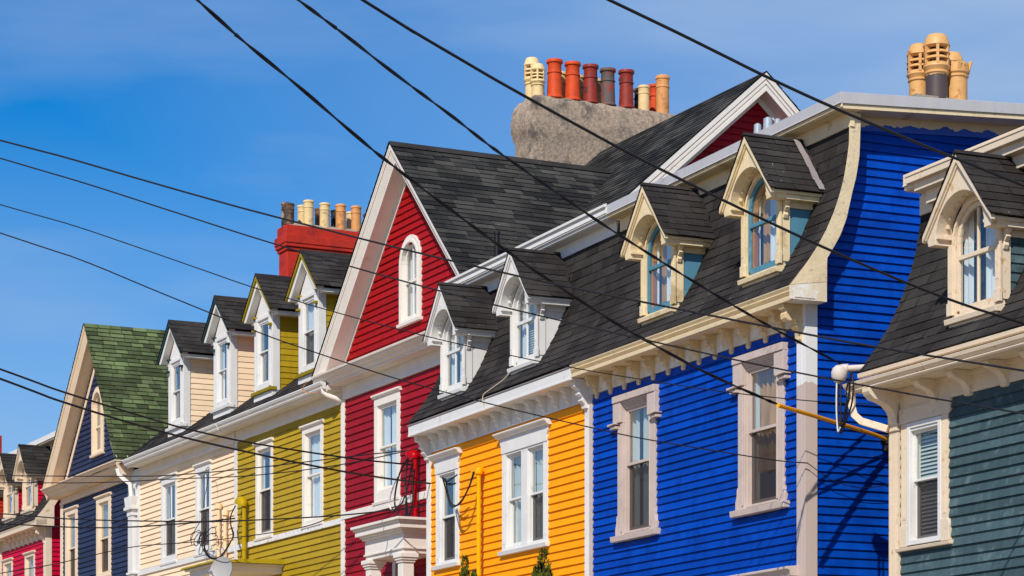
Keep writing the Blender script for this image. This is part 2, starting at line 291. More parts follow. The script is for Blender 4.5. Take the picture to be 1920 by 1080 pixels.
def shingles(parent, m, prof, e0, e1, axis='u', course=.14, tab=.3, name='shingle_roof', lift=.009, gap=.005, label=None):
    # prof: (a, z) from the eave upwards; axis u: a = n and the roof runs along u, axis n: a = u and it runs along n
    b = MB(); seg = []; tot = 0
    for (a0, z0), (a1, z1) in zip(prof, prof[1:]):
        l = math.hypot(a1-a0, z1-z0); seg.append((tot, tot+l, a0, z0, a1, z1)); tot += l
    def at(s):
        for s0, s1, a0, z0, a1, z1 in seg:
            if s <= s1+1e-9: f = (s-s0)/(s1-s0); return a0+(a1-a0)*f, z0+(z1-z0)*f
        return prof[-1]
    k = max(2, round(tot/course)); c = tot/k
    sg = 1 if (prof[-1][0] < prof[0][0]) else -1        # outward is towards +a when the roof leans to -a
    def P(a, x, z): return (x, a, z) if axis == 'u' else (a, x, z)
    for i in range(k):
        s0 = i*c; s1 = (i+1)*c; a0, z0 = at(s0); a1, z1 = at(min(tot, s1)); dx = a1-a0; dz = z1-z0; l = math.hypot(dx, dz) or 1
        na, nzv = sg*dz/l, abs(dx)/l
        b.poly([P(a0-na*.004, e0, z0-nzv*.004), P(a0-na*.004, e1, z0-nzv*.004), P(a1-na*.004, e1, z1-nzv*.004), P(a1-na*.004, e0, z1-nzv*.004)], -1.2)
        x = e0-random.uniform(0, tab)
        while x < e1:
            x2 = x+tab*random.uniform(.82, 1.18); xa = max(x, e0); xb = min(x2-gap, e1); x = x2
            if xb-xa < .01: continue
            li = lift+random.uniform(-.002, .006); dr = random.uniform(-.004, .007); tn = random.uniform(-.5, .7) if random.random() < .75 else random.uniform(-.9, .2)
            d0a, d0z = a0-dx/l*dr+na*li, z0-dz/l*dr+nzv*li; d1a, d1z = a1+na*.002, a1*0+z1+nzv*.002
            b.poly([P(d0a, xa, d0z), P(d0a, xb, d0z), P(d1a, xb, d1z), P(d1a, xa, d1z)], tn)
            b.poly([P(d0a-na*li*1.3, xa, d0z-nzv*li*1.3), P(d0a-na*li*1.3, xb, d0z-nzv*li*1.3), P(d0a, xb, d0z), P(d0a, xa, d0z)], tn-.6)
    return b.build(name, m, parent, recalc=False, label=label)
def arc(uc, zs, r, a0, a1, k=14, rz=None):
    rz = rz or r
    return [(uc+r*math.cos(R(a0+(a1-a0)*i/k)), zs+rz*math.sin(R(a0+(a1-a0)*i/k))) for i in range(k+1)]
def arch_panel(b, uc, z0, zs, r, outer, n0, n1):
    # outer: half outline for the right side going from (uc+w, z0) up to (uc, ztop); mirrored for the left
    for sgn in (1, -1):
        pts = [(uc+sgn*(x-uc), z) for x, z in outer]+[(uc+sgn*(x-uc), z) for x, z in reversed(arc(uc, zs, r, 0, 90))]
        pts += [(uc+sgn*r, z0)] if abs(zs-z0) > 1e-6 else []
        b.pn(pts, n0, n1)
def arch_ring(b, uc, z0, zs, ro, ri, n0, n1, open_bottom=True):
    L_ = [(uc-ro, z0)]+arc(uc, zs, ro, 180, 0)+[(uc+ro, z0)]; I_ = [(uc-ri, z0)]+arc(uc, zs, ri, 180, 0)+[(uc+ri, z0)]
    for j in range(len(L_)-1): b.pn([L_[j], L_[j+1], I_[j+1], I_[j]], n0, n1)
    return b
def wavy(b, u0, u1, n, z0, z1, amp=.03, per=.11, skew=0.):
    k = max(6, int((u1-u0)/.012)); row = []
    ph = random.random()*6
    for i in range(k+1):
        u = u0+(u1-u0)*i/k; row.append((u, n+amp*math.sin(u/per*6.28+ph)+amp*.5*math.sin(u/per*2.7+ph*2)))
    for i in range(k):
        b.poly([(row[i][0]+skew, row[i][1], z0), (row[i+1][0]+skew, row[i+1][1], z0), (row[i+1][0], row[i+1][1], z1), (row[i][0], row[i][1], z1)])
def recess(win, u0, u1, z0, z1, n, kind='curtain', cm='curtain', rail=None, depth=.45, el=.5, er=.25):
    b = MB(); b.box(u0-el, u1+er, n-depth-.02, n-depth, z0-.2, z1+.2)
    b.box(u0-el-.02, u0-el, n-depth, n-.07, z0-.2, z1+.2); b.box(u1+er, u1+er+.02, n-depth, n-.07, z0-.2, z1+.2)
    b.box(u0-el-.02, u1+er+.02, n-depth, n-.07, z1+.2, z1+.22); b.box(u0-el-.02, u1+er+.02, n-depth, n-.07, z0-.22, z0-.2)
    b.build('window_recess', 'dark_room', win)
    c = MB(); wd = u1-u0
    sh = .17
    if kind == 'gold':
        wavy(c, u0-min(.3, el), u0+wd*.30-sh, n-.12, z0-.05, z1+.05, .025, .1, .0); c.build('curtain', 'curtain', win, recalc=False, smooth=True)
        d = MB(); wavy(d, u0+wd*.22-sh, u1-wd*.05-sh, n-.15, z0+.4, z1+.05, .03, .1, -wd*.2); d.build('curtain', 'curtain_gold', win, recalc=False, smooth=True, label='gold curtain drawn to one side')
    elif 'curtain' in kind:
        l = .42 if 'wide' in kind else .30
        for a_, z_ in ((u0-min(.3, el), max(u0+wd*l-sh, u0-min(.3, el)+.08)), (u1-wd*l-sh, u1+.05)):
            c = MB(); wavy(c, a_, z_, n-.12, z0-.05, z1+.05, .022); c.build('curtain', cm, win, recalc=False, smooth=True)
    elif kind == 'sheer':
        wavy(c, u0-min(.3, el), u1+.06, n-.13, z0-.05, z1+.05, .02, .09); c.build('curtain', cm, win, recalc=False, smooth=True)
    elif 'blind' in kind:
        z = z0; s0 = u0-.02+wd*.25-sh
        while z < z1+.03:
            c.prism([(s0, n-.095, z), (u1+.03, n-.095, z), (u1+.03, n-.115, z+.03), (s0, n-.115, z+.03)], [(s0, n-.098, z+.001), (u1+.03, n-.098, z+.001), (u1+.03, n-.118, z+.031), (s0, n-.118, z+.031)]); z += .042
        c.build('window_blind', 'blind', win)
        c = MB(); wavy(c, u0-min(.3, el), s0+.02, n-.14, z0-.05, z1+.05, .01, .3); c.build('curtain', 'curtain', win, recalc=False, smooth=True)
def sashes(win, u0, u1, z0, z1, n, rail, m='white', mull=False, fr=.045, screen=False):
    b = MB(); f = fr
    for (a, c, nn) in ((rail, z1, n-.045), (z0, rail+.035, n-.08)):
        b.box(u0, u0+f, nn, nn+.035, a, c); b.box(u1-f, u1, nn, nn+.035, a, c); b.box(u0+f, u1-f, nn, nn+.035, c-f*.8, c); b.box(u0+f, u1-f, nn, nn+.035, a, a+f*.8+(.02 if a == z0 else 0))
        if mull: b.box((u0+u1)/2-.014, (u0+u1)/2+.014, nn+.006, nn+.03, a+f*.8, c-f*.8)
    b.box(u0-.02, u0, n-.1, n+.005, z0, z1); b.box(u1, u1+.02, n-.1, n+.005, z0, z1); b.box(u0-.02, u1+.02, n-.1, n+.005, z1, z1+.02); b.box(u0-.02, u1+.02, n-.1, n+.02, z0-.025, z0)
    b.build('sash', m, win, bevel=.003)
    g = MB(); g.poly([(u0+f, n-.03, rail), (u1-f, n-.03, rail), (u1-f, n-.03, z1-.03), (u0+f, n-.03, z1-.03)]); g.build('glass_pane', 'glass', win, recalc=False)
    g = MB(); g.poly([(u0+f, n-.064, z0+.02), (u1-f, n-.064, z0+.02), (u1-f, n-.064, rail+.02), (u0+f, n-.064, rail+.02)]); g.build('glass_pane', 'glass', win, recalc=False)
    if screen: g = MB(); g.poly([(u0+.02, n-.04, z0+.02), (u1-.02, n-.04, z0+.02), (u1-.02, n-.04, rail), (u0+.02, n-.04, rail)]); g.build('insect_screen', 'insect_mesh', win, recalc=False)
def win_simple(par, uc, hw, z0, z1, rail, n=0., m='white', cas=.12, head=.15, mull=False, kind='curtain', cm='curtain_white', headcap=True, sillz=.09, name='window', label=None, screen=True):
    """casing with a projecting cap; returns the hole for the siding"""
    b = MB(); a, c = uc-hw-cas, uc+hw+cas
    b.box(a, uc-hw-.015, n-.03, n+.035, z0-sillz, z1+.02); b.box(uc+hw+.015, c, n-.03, n+.035, z0-sillz, z1+.02)
    b.box(a, c, n-.03, n+.037, z1+.021, z1+head-.05); b.box(a, c, n-.03, n+.033, z0-sillz, z0-.03)
    if headcap: b.pu([(n-.02, z1+head-.05), (n+.05, z1+head-.05), (n+.085, z1+head-.02), (n+.085, z1+head+.01), (n-.02, z1+head+.02)], a-.045, c+.045)
    w_ = b.build(name, m, par, bevel=.004, label=label)
    s = MB(); s.pu([(n-.02, z0-sillz-.05), (n+.06, z0-sillz-.05), (n+.07, z0-sillz-.005), (n-.02, z0-sillz+.012)], a-.02, c+.02); s.build('sill', m, w_, bevel=.004)
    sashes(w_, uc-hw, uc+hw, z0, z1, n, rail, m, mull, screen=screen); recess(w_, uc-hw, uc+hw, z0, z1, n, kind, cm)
    return (uc-hw-.03, uc+hw+.03, z0-.04, z1+.03)
def gable_block(par, pts, w_, n0, n1, m, name='bargeboard', steps=((.03, .0, .35), (.022, .42, .62), (.03, .72, 1.)), axis='n'):
    """a box soffit + fascia following a roof edge given as polyline pts (a, z), thickness w_ measured downwards"""
    b = MB()
    for (a0, z0), (a1, z1) in zip(pts, pts[1:]):
        for j, (x0, x1, f0, f1) in enumerate([(n0, n1, 0, 1)]+[(n1, n1+p, q0, q1) for p, q0, q1 in steps]):
            q = [(a0, z0-w_*f0), (a1, z1-w_*f0), (a1, z1-w_*f1), (a0, z0-w_*f1)]
            if axis == 'n': b.pn(q, x0, x1)
            else: b.pu(q, x0, x1)
    return b.build(name, m, par, bevel=.004)
def crown_block(par, pts, n1, m, drop=.27, crown=.10, name='bargeboard'):
    """eaves of a street gable: thin edge, sprung crown moulding below it, flat soffit back to the wall"""
    sec = [(0, 0), (0, n1), (.05, n1), (.055, n1-.012), (.10, n1-.012), (.105, n1-.03)]
    for k in range(6): t = .11+(drop-.11)*(k+1)/6; x = n1-.03-(crown-.03)*(k+1)/6; sec += [(t-.006, x+.006), (t, x)]
    sec += [(drop+.03, n1-crown), (drop+.03, n1-crown-.04), (drop, n1-crown-.04), (drop, 0)]
    for (a0, z0), (a1, z1) in zip(pts, pts[1:]):
        b = MB(); b.prism([(a0, n, z0-t) for t, n in sec], [(a1, n, z1-t) for t, n in sec]); b.build(name, m, par, bevel=.002)
CURVE = [(.32, 5.89), (.123, 6.16), (-.02, 6.36), (-.14, 6.565), (-.233, 6.76), (-.305, 6.95), (-.369, 7.16), (-.412, 7.38), (-.441, 7.58), (-.463, 7.92)]
def cz_n(z, dz=0., cv=None):
    cv = cv or CURVE
    z -= dz
    if z <= cv[0][1]: return cv[0][0]
    for (n0, z0), (n1, z1) in zip(cv, cv[1:]):
        if z <= z1: return n0+(n1-n0)*(z-z0)/(z1-z0)
    return cv[-1][0]
def gothic_dormer(par, uc, dz, m, cheek, sash, mull=True, kind='curtain', cm='curtain_white', cv=None, cheek_siding=False, label=None, rake='same', scar=False, sc_z=0.):
    Z = lambda z: z+dz
    nf = .12; b = MB()
    hw = .43; rI = .375
    arch_panel(b, uc, Z(6.27), Z(7.01), rI, [(uc+hw, Z(6.27)), (uc+hw, Z(7.12)), (uc, Z(7.72))], nf-.06, nf)
    b.box(uc-hw, uc+hw, nf-.06, nf, Z(6.16), Z(6.27))
    for s in (-1, 1):       # pilasters with flutes and plinths
        x = sorted((uc+s*.378, uc+s*(hw+.03))); b.box(x[0], x[1], nf, nf+.03, Z(6.27), Z(7.0)); b.box(x[0]-.008, x[1]+.008, nf, nf+.042, Z(6.27), Z(6.40))
        for j in (.25, .5, .75): b.box(x[0]+(x[1]-x[0])*j-.006, x[0]+(x[1]-x[0])*j+.006, nf+.03, nf+.036, Z(6.5), Z(6.9))
    arch_ring(b, uc, Z(7.0), Z(7.01), rI+.03, rI, nf, nf+.02)
    d = b.build('dormer', m, par, bevel=.004, label=label)
    g = MB()                # deep pointed gable front with a round arch cut through it
    arch_panel(g, uc, Z(7.0), Z(7.03), .435, [(uc+.435, Z(7.0)), (uc+.56, Z(7.0)), (uc+.585, Z(7.07)), (uc, Z(7.80))], nf, nf+.20)
    for s in (-1, 1):
        g.pn([(uc+s*.61, Z(7.045)), (uc+s*.61, Z(7.11)), (uc, Z(7.84)), (uc, Z(7.755))], nf+.19, nf+.245)
        g.pn([(uc+s*.58, Z(7.06)), (uc+s*.595, Z(7.08)), (uc, Z(7.80)), (uc, Z(7.73))], nf+.2, nf+.222)
        for j in range(7):  # dentils round the arch reveal
            a = R(8+j*13); x = uc+s*.43*math.cos(a); z = Z(7.03)+.43*math.sin(a); g.box(x-.016, x+.016, nf+.05, nf+.085, z-.018, z+.018)
    g.build('gable_front', m, d, bevel=.004)
    c = MB()
    zt = Z(7.03)
    for s in (-1, 1):
        zz = [Z(6.16)+i*(zt-Z(6.16))/9 for i in range(10)]
        pr = [(nf-.06, zt), (nf-.06, Z(6.18))]+[(min(nf-.06, cz_n(z, dz, cv)-.03), z) for z in zz]
        x = sorted((uc+s*(hw-.02), uc+s*hw*.999)); MB().pu(pr, x[0], x[1]).build('cheek', cheek, d)
    if cheek_siding:
        siding(d, cheek, Z(6.2), Z(6.96), lambda z: (cz_n(z, dz, cv)-.05, nf-.12) if cz_n(z, dz, cv)-.05 < nf-.13 else None, plane='side', at=uc+hw, e=.1, name='cheek_siding', t=.018)
    e = MB()                # side cornices with the little brackets under them
    for s in (-1, 1):
        e = MB(); x = sorted((uc+s*.40, uc+s*.57)); e.box(x[0], x[1], -.42, nf+.0, Z(7.0), Z(7.055)); x = sorted((uc+s*.40, uc+s*.60)); e.box(x[0], x[1], -.42, nf+.19, Z(7.056), Z(7.09))
        x = sorted((uc+s*.43, uc+s*.455)); e.box(x[0], x[1], -.36, nf-.05, Z(6.93), Z(6.999))
        e.box(uc+s*.43-.012, uc+s*.43+.012, nf-.12, nf-.001, Z(6.3), Z(6.999)); e.build('side_cornice', m, d, bevel=.003)
    k = MB(); pr = [(0, 0), (.10, 0), (.10, -.03), (.07, -.05), (.085, -.08), (.06, -.11), (.035, -.12), (.05, -.16), (.03, -.20), (0, -.20)]
    for s in (-1, 1):
        MB().pn([(uc+s*(.43+p[0]), Z(7.0)+p[1]) for p in pr], nf-.075, nf-.02).build('scroll_bracket', m, d, bevel=.003)
    s_ = MB(); s_.pu([(nf-.06, Z(6.17)), (nf+.075, Z(6.17)), (nf+.085, Z(6.225)), (nf-.06, Z(6.262))], uc-.455, uc+.455); s_.pu([(nf-.05, Z(6.11)), (nf+.03, Z(6.11)), (nf+.035, Z(6.169)), (nf-.05, Z(6.169))], uc-.43, uc+.43); s_.build('sill', m, d, bevel=.005)
    w_ = MB(); arch_ring(w_, uc, Z(6.31), Z(7.01), .37, .32, nf-.065, nf-.02); w_.box(uc-.32, uc+.32, nf-.065, nf-.02, Z(6.275), Z(6.35)); w_.box(uc-.32, uc+.32, nf-.06, nf-.01, Z(6.83), Z(6.875))
    if mull: w_.box(uc-.013, uc+.013, nf-.055, nf-.025, Z(6.35), Z(7.32))
    w_.build('sash', sash, d, bevel=.003)
    if not mull:
        q = MB(); q.box(uc-.319, uc-.26, nf-.10, nf-.045, Z(6.35), Z(6.83)); q.box(uc+.26, uc+.319, nf-.10, nf-.045, Z(6.35), Z(6.83)); arch_ring(q, uc, Z(6.87), Z(7.01), .319, .275, nf-.10, nf-.066)
        q.build('inner_sash', 'wood_sash', d)
    p = MB(); pp = [(uc-.34, Z(6.32))]+arc(uc, Z(7.01), .34, 180, 0)+[(uc+.34, Z(6.32))]; p.poly([(u, nf-.04, z) for u, z in pp]); p.build('glass_pane', 'glass', d, recalc=False)
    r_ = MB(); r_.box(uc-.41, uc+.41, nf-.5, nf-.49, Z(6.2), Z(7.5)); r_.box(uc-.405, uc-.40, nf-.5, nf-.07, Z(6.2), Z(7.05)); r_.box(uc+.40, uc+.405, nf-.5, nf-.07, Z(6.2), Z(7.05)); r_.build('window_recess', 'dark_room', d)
    c2 = MB()
    if kind == 'blind':
        z = Z(6.4)
        while z < Z(7.33): c2.box(uc-.16, uc+.34, nf-.105, nf-.1, z, z+.022); z += .034
        c2.build('window_blind', 'blind', d)
        c2 = MB()
    for a_, z_ in ((uc-.40, uc-.24), (uc+.0, uc+.36)) if kind != 'blind' else ((uc-.40, uc-.22),):
        c2 = MB(); wavy(c2, a_, z_, nf-.13, Z(6.3), Z(7.4), .014, .08); c2.build('curtain', cm, d, recalc=False, smooth=True)
    if not mull:
        c2 = MB(); wavy(c2, uc-.26, uc+.02, nf-.17, Z(6.3), Z(7.4), .014, .08); c2.build('curtain', 'curtain_gold', d, recalc=False, smooth=True, label='gold inner curtain')
    for s in (-1, 1):
        shingles(d, 'shingle_black', [(uc+s*.635, Z(7.095)), (uc+s*.50, Z(7.235)), (uc+s*.36, Z(7.42)), (uc, Z(7.855))], -.52, nf+.255, axis='n', course=.125, tab=.3, name='dormer_roof')
    rd = MB(); rd.pn([(uc-.04, Z(7.84)), (uc, Z(7.885)), (uc+.04, Z(7.84)), (uc, Z(7.85))], -.50, nf+.258); rd.build('ridge_cap', 'shingle_black', d)
    if scar:
        x = MB(); x.pn([(uc+.05, Z(7.86)), (uc+.62, Z(7.135)), (uc+.55, Z(7.12)), (uc-.0, Z(7.80))], -.40, -.31); 
        x = MB(); n0 = -.34
        pts = [(.03, 7.865), (.2, 7.66), (.37, 7.455), (.5, 7.28), (.645, 7.135)]
        for (a0, z0), (a1, z1) in zip(pts, pts[1:]):
            x.poly([(uc+a0, n0-.035+random.uniform(-.01, .01), Z(z0)), (uc+a0, n0+.05, Z(z0)), (uc+a1, n0+.05+random.uniform(-.01, .02), Z(z1)), (uc+a1, n0-.03, Z(z1))])
        x.build('flashing', 'gutter_grey', d, recalc=False)
    return d
def brackets(par, us, zt, prof, wdt, m, name='bracket', sc=1., n=0.):
    for i, u in enumerate(us):
        b = MB(); b.pu([(n+p[0]*sc, zt+p[1]*sc) for p in prof], u-wdt/2, u+wdt/2)
        if sc >= 1 and wdt > .07:
            if False: b.box(u-wdt/2-.015, u+wdt/2+.015, n, n+.22*sc, zt-.03, zt-.001)
        b.build(name, m, par, bevel=.006)
BR_SCROLL = [(p*.72, q) for p, q in [(0, 0), (.27, 0), (.27, -.04), (.225, -.05), (.245, -.08), (.24, -.115), (.21, -.135), (.17, -.135), (.15, -.115), (.11, -.13), (.10, -.16), (.115, -.175), (.07, -.205), (.055, -.25), (.06, -.275), (.035, -.30), (0, -.30)]]
BR_STEP = [(p*.68, q*.95) for p, q in [(0, 0), (.25, 0), (.25, -.06), (.19, -.075), (.165, -.10), (.185, -.13), (.13, -.155), (.125, -.175), (.145, -.19), (.085, -.23), (.08, -.265), (0, -.265)]]
BR_S = [(0, 0), (.30, 0), (.30, -.03), (.285, -.055), (.25, -.085), (.19, -.10), (.13, -.125), (.085, -.165), (.06, -.215), (.055, -.265), (0, -.275)]
def body(par, u0, u1, z0, z1, n=0., depth=9., m='dark_room'):
    MB().box(u0+.02, u1-.02, n-depth, n-.62, z0, z1-.12).build('house_body', m, par)
def mansard_house(par, u0, u1, dz, cornice_m, cop_m, endr=.24, endl=0., cop_e=.36, cv=None, fascia='moulded', coping_h=.15, rear_rise=.06, depth=7.5, sh='shingle_black', frieze_m=None, ends=(True, False)):
    cv_ = [(n, z+dz) for n, z in (cv or CURVE)]
    shingles(par, sh, [(cv_[0][0]+.02, cv_[0][1]+.004)]+cv_[1:], u0-endl, u1+(endr if ends[0] else 0.), course=.142, tab=.33, name='mansard_roof')
    # top cornice
    nt_ = cv_[-1][0]; zt = cv_[-1][1]; a = u0-endl; c = u1+(cop_e if ends[0] else 0.)
    b = MB(); b.box(a, c-.1, nt_-.03, nt_+.03, zt-.14, zt+.03); b.box(a, c-.03, nt_-.06, -.27, zt+.0301, zt+.08); b.pu([(-.27, zt+.035), (-.25, zt+.04), (-.25, zt+.08), (-.27, zt+.08)], a, c)
    b.build('upper_cornice', frieze_m or cornice_m, par, bevel=.004)
    b = MB(); b.pu([(-.235, zt+.081), (-.235, zt+.21), (-.27, zt+.211), (-.27, zt+.081)], a, c); b.pu([(-.235, zt+.082), (-.222, zt+.078), (-.235, zt+.10)], a, c)
    b.build('coping', cop_m, par, bevel=.004)

# =================================================================== setting
g = MB()
us = [-300, -60, -40, -20, 0, 20, 40, 300]
for a, c in zip(us, us[1:]):
    za, zc = ground_z(max(-60, min(40, a))), ground_z(max(-60, min(40, c)))
    g.poly([(a, -400, za), (c, -400, zc), (c, 400, zc), (a, 400, za)])
go = g.build('ground', 'soil', None, off=(0, 0, 0), recalc=False); go.location = (A.O[0], A.O[1], 0); go.rotation_euler.z = A.ang; tag(go, 'bare ground running under the street and the houses', 'ground', kind='structure')
def strip(name, n0, n1, dz, m, label, cat, top=0.):
    g = MB()
    for a, c in zip(us[1:-1], us[2:-1]):
        za, zc = ground_z(a)+dz, ground_z(c)+dz
        g.poly([(a, n0, za), (c, n0, zc), (c, n1, zc), (a, n1, za)])
        if top: g.poly([(a, n1, za-top), (c, n1, zc-top), (c, n1, zc), (a, n1, za)]); g.poly([(a, n0, za-top), (c, n0, zc-top), (c, n0, zc), (a, n0, za)])
    o = g.build(name, m, None, off=(0, 0, 0), recalc=False); o.location = (A.O[0], A.O[1], 0); o.rotation_euler.z = A.ang; tag(o, label, cat, kind='structure')
strip('road', 2.9, 12.2, .004, 'asphalt', 'grey asphalt street climbing past the row houses', 'road')
strip('sidewalk', -1.2, 2.85, .13, 'concrete', 'pale concrete pavement along the row of houses', 'pavement', top=.13)
strip('far_sidewalk', 12.25, 14.2, .13, 'concrete', 'pale concrete pavement across the street', 'pavement', top=.13)

# =================================================================== BLUE HOUSE
zb = ground_z(-2.8)
H = thing('blue_house', A, -2.8, 0, zb, 'bright blue clapboard row house with cream cornice, curved black mansard and two cream dormers', 'house')
holes = []
def blue_window(uc, kind, gold=False):
    z0, z1, rail, hw = 3.55, 5.17, 4.42, .37
    b = MB(); c = .54
    b.box(uc-c, uc-hw-.015, -.03, .045, 3.51, 5.0); b.box(uc+hw+.015, uc+c, -.03, .045, 3.51, 5.0)
    for s in (-1, 1):
        x = sorted((uc+s*(hw+.015), uc+s*.60)); b.box(x[0], x[1], -.03, .085, 5.001, 5.27)
        x = sorted((uc+s*(hw+.03), uc+s*(hw+.055))); b.box(x[0], x[1], .045, .062, 3.55, 4.99)
        x = sorted((uc+s*.48, uc+s*.68)); b.pn([(x[0], 4.97), (x[1], 4.985), (x[1], 5.0), (x[0], 5.0)], -.02, .13); b.box(x[0]+.02, x[1]-.02, -.02, .10, 4.93, 4.97)
        b.pn([(uc+s*c, 3.511), (uc+s*(c+.05), 3.511), (uc+s*(c+.05), 3.60), (uc+s*(c+.015), 3.68), (uc+s*(c+.012), 3.74), (uc+s*c, 3.78)], -.02, .055)
    b.box(uc-.60, uc+.60, -.03, .10, 5.271, 5.36)
    for j, nn in enumerate((.07, .055, .04, .025)): b.box(uc-hw-.015, uc+hw+.015, -.03, nn, 5.27-.022*(j+1), 5.2695-.022*j)
    w_ = b.build('window', 'taupe', H, bevel=.005)
    s = MB(); s.pu([(-.02, 3.425), (.10, 3.425), (.11, 3.50), (-.02, 3.51)], uc-.64, uc+.64); s.build('sill', 'taupe', w_, bevel=.006)
    sashes(w_, uc-hw, uc+hw, z0, z1, 0., rail, 'taupe', screen=True); recess(w_, uc-hw, uc+hw, z0, z1, 0., 'gold' if gold else 'curtainwide', 'curtain', depth=.6)
    holes.append((uc-hw-.03, uc+hw+.03, z0-.05, z1+.05))
blue_window(-4.24, 'c'); blue_window(-.99, 'c', True)
uL, uR = -5.655, 0.
siding(H, 'blue', zb-.3, 5.50, lambda z: (uL+.08, -.14), holes, e=.1, name='front_clapboards')
siding(H, 'blue', zb-.3, 8.10, lambda z: (-9., -.10 if z < 5.8 else cz_n(z)-.06), e=.1, plane='side', at=0., name='side_clapboards')
body(H, uL, 0, zb-.3, 7.9, depth=9)
zpaint('corner_paint', (226, 223, 218), (196, 176, 164), 4.93-zb, .22, 5)
b = MB(); b.box(-.165, .033, -.0, .034, zb-.3, 5.735); b.box(-.0, .0331, -.129, -.0, zb-.3, 5.735); b.box(-.055, -.04, .034, .039, zb-.3, 5.4); b.build('corner_board', 'corner_paint', H, bevel=.004)
b = MB(); b.box(uL, uL+.085, -.02, .036, zb-.3, 5.52); b.build('corner_board', 'taupe', H, bevel=.004)
b = MB(); b.box(uL, -.17, -.02, .022, 5.512, 5.735); b.build('frieze', 'peeling', H, label='frieze board with peeling cream and white paint')
b = MB(); b.box(uL+.02, .24, .0221, .30, 5.735, 5.76)
b.pu([(.30, 5.73), (.32, 5.73), (.325, 5.775), (.305, 5.78), (.305, 5.80), (.33, 5.815), (.34, 5.83), (.32, 5.84), (.345, 5.875), (.35, 5.89), (.05, 5.91), (.05, 5.761), (.30, 5.761)], uL+.03, .215); b.build('eaves_cornice', 'cream_trim', H, bevel=.003)
b = MB(); b.pu([(.352, 5.73), (.352, 5.885), (.27, 5.975), (-.129, 5.975), (-.129, 5.73)], .21, .24); b.pu([(.29, 5.73), (.29, 5.85), (-.129, 5.85), (-.129, 5.73)], .0225, .21); b.build('cornice_return', 'peeling', H, label='boxed cornice end with half bare white paint')
# curved rake board closing the mansard end
outer = [(-.129, 5.961), (-.129, 6.227), (-.212, 6.357), (-.305, 6.507), (-.391, 6.712), (-.466, 7.015), (-.521, 7.206), (-.564, 7.445), (-.572, 7.593), (-.585, 7.95)]
inner = [(.345, 5.89)]+[(n, z) for n, z in CURVE[1:-1]]+[(-.45, 7.95)]
def rs(pl, f):
    d = [0]
    for p, q in zip(pl, pl[1:]): d.append(d[-1]+math.hypot(p[0]-q[0], p[1]-q[1]))
    t = f*d[-1]
    for i in range(len(pl)-1):
        if t <= d[i+1]+1e-9: k = (t-d[i])/(d[i+1]-d[i]); return (pl[i][0]+(pl[i+1][0]-pl[i][0])*k, pl[i][1]+(pl[i+1][1]-pl[i][1])*k)
    return pl[-1]
def rake_board(par, u, dz, m, label=None):
    b = MB(); n_ = 30; ri = [rs(inner, i/n_) for i in range(n_+1)]; ro = [rs(outer, i/n_) for i in range(n_+1)]; sh = lambda p, d=0.: (p[0]+d, p[1]+dz)
    for i in range(n_):
        a0, a1, c1, c0 = ri[i], ri[i+1], ro[i+1], ro[i]; P = lambda p, x, d=0.: (u+x, p[0]+d, p[1]+dz)
        b.poly([P(a0, .243, .014), P(a1, .243, .014), P(c1, .243), P(c0, .243)]); b.poly([P(a0, .243, .014), P(a1, .243, .014), P(a1, .236, .014), P(a0, .236, .014)])
        b.poly([P(a0, .236, .014), P(a1, .236, .014), P(a1, .236, -.03), P(a0, .236, -.03)]); b.poly([P(c0, .243), P(c1, .243), P(c1, .024), P(c0, .024)])
    return b.build('rake_board', m, par, label=label, recalc=False)
rake_board(H, 0., 0., 'cream_trim_worn', 'curved rake board with worn cream paint')
mansard_house(H, uL, 0., 0., 'cream_trim', 'coping', endr=.235, frieze_m='cream_trim')
# side coping rising to the rear, its soffit and ragged frieze
b = MB(); rise = .06
def sl_box(b, u0, u1, n0, n1, z0, z1, r=rise, ref=-.25):
    f = lambda n: r*(ref-n); b.prism([(u0, n0, z0+f(n0)), (u1, n0, z0+f(n0)), (u1, n1, z0+f(n1)), (u0, n1, z0+f(n1))], [(u0, n0, z1+f(n0)), (u1, n0, z1+f(n0)), (u1, n1, z1+f(n1)), (u0, n1, z1+f(n1))])
sl_box(b, -.3, .364, -9., -.2352, 8.0, 8.131); b.build('side_coping', 'coping', H, bevel=.004)
b = MB(); sl_box(b, -.25, .345, -9., -.27, 7.945, 7.999); b.build('side_cornice', 'cream_trim', H, bevel=.003)
zpaint('ragged_frieze', (214, 192, 156), (2, 66, 172), 7.86-zb+.075, .20, 5, slope=.06)
b = MB(); sl_box(b, .0, .028, -9., -.58, 7.79, 7.944); b.build('side_frieze', 'ragged_frieze', H, label='cream frieze with ragged blue brush edge')
b = MB(); b.box(uL, -.05, -9, -.5, 8.0, 8.09); b.build('flat_roof', 'shingle_black', H)
zf = 5.735
brackets(H, [-5.44+.413*i for i in range(13)], zf, BR_SCROLL, .078, 'bracket_worn')
brackets(H, [-.10], zf, BR_SCROLL, .13, 'bracket_worn', name='corner_bracket', sc=1.45)
gothic_dormer(H, -.81, 0, 'cream_trim', 'blue_sash', 'blue_sash', mull=False, kind='curtain', scar=True, label='right dormer with a grey patch of flashing on its roof')
gothic_dormer(H, -3.44, 0, 'cream_trim', 'blue_sash', 'blue_sash', mull=False, kind='curtain', label='left dormer with a plain black roof')
b = MB(); b.pu([(-.02, 2.60), (.13, 2.60), (.15, 2.66), (.19, 2.68), (.19, 2.71), (-.02, 2.73)], -1.75, -.12); b.build('door_hood', 'taupe', H, bevel=.006)
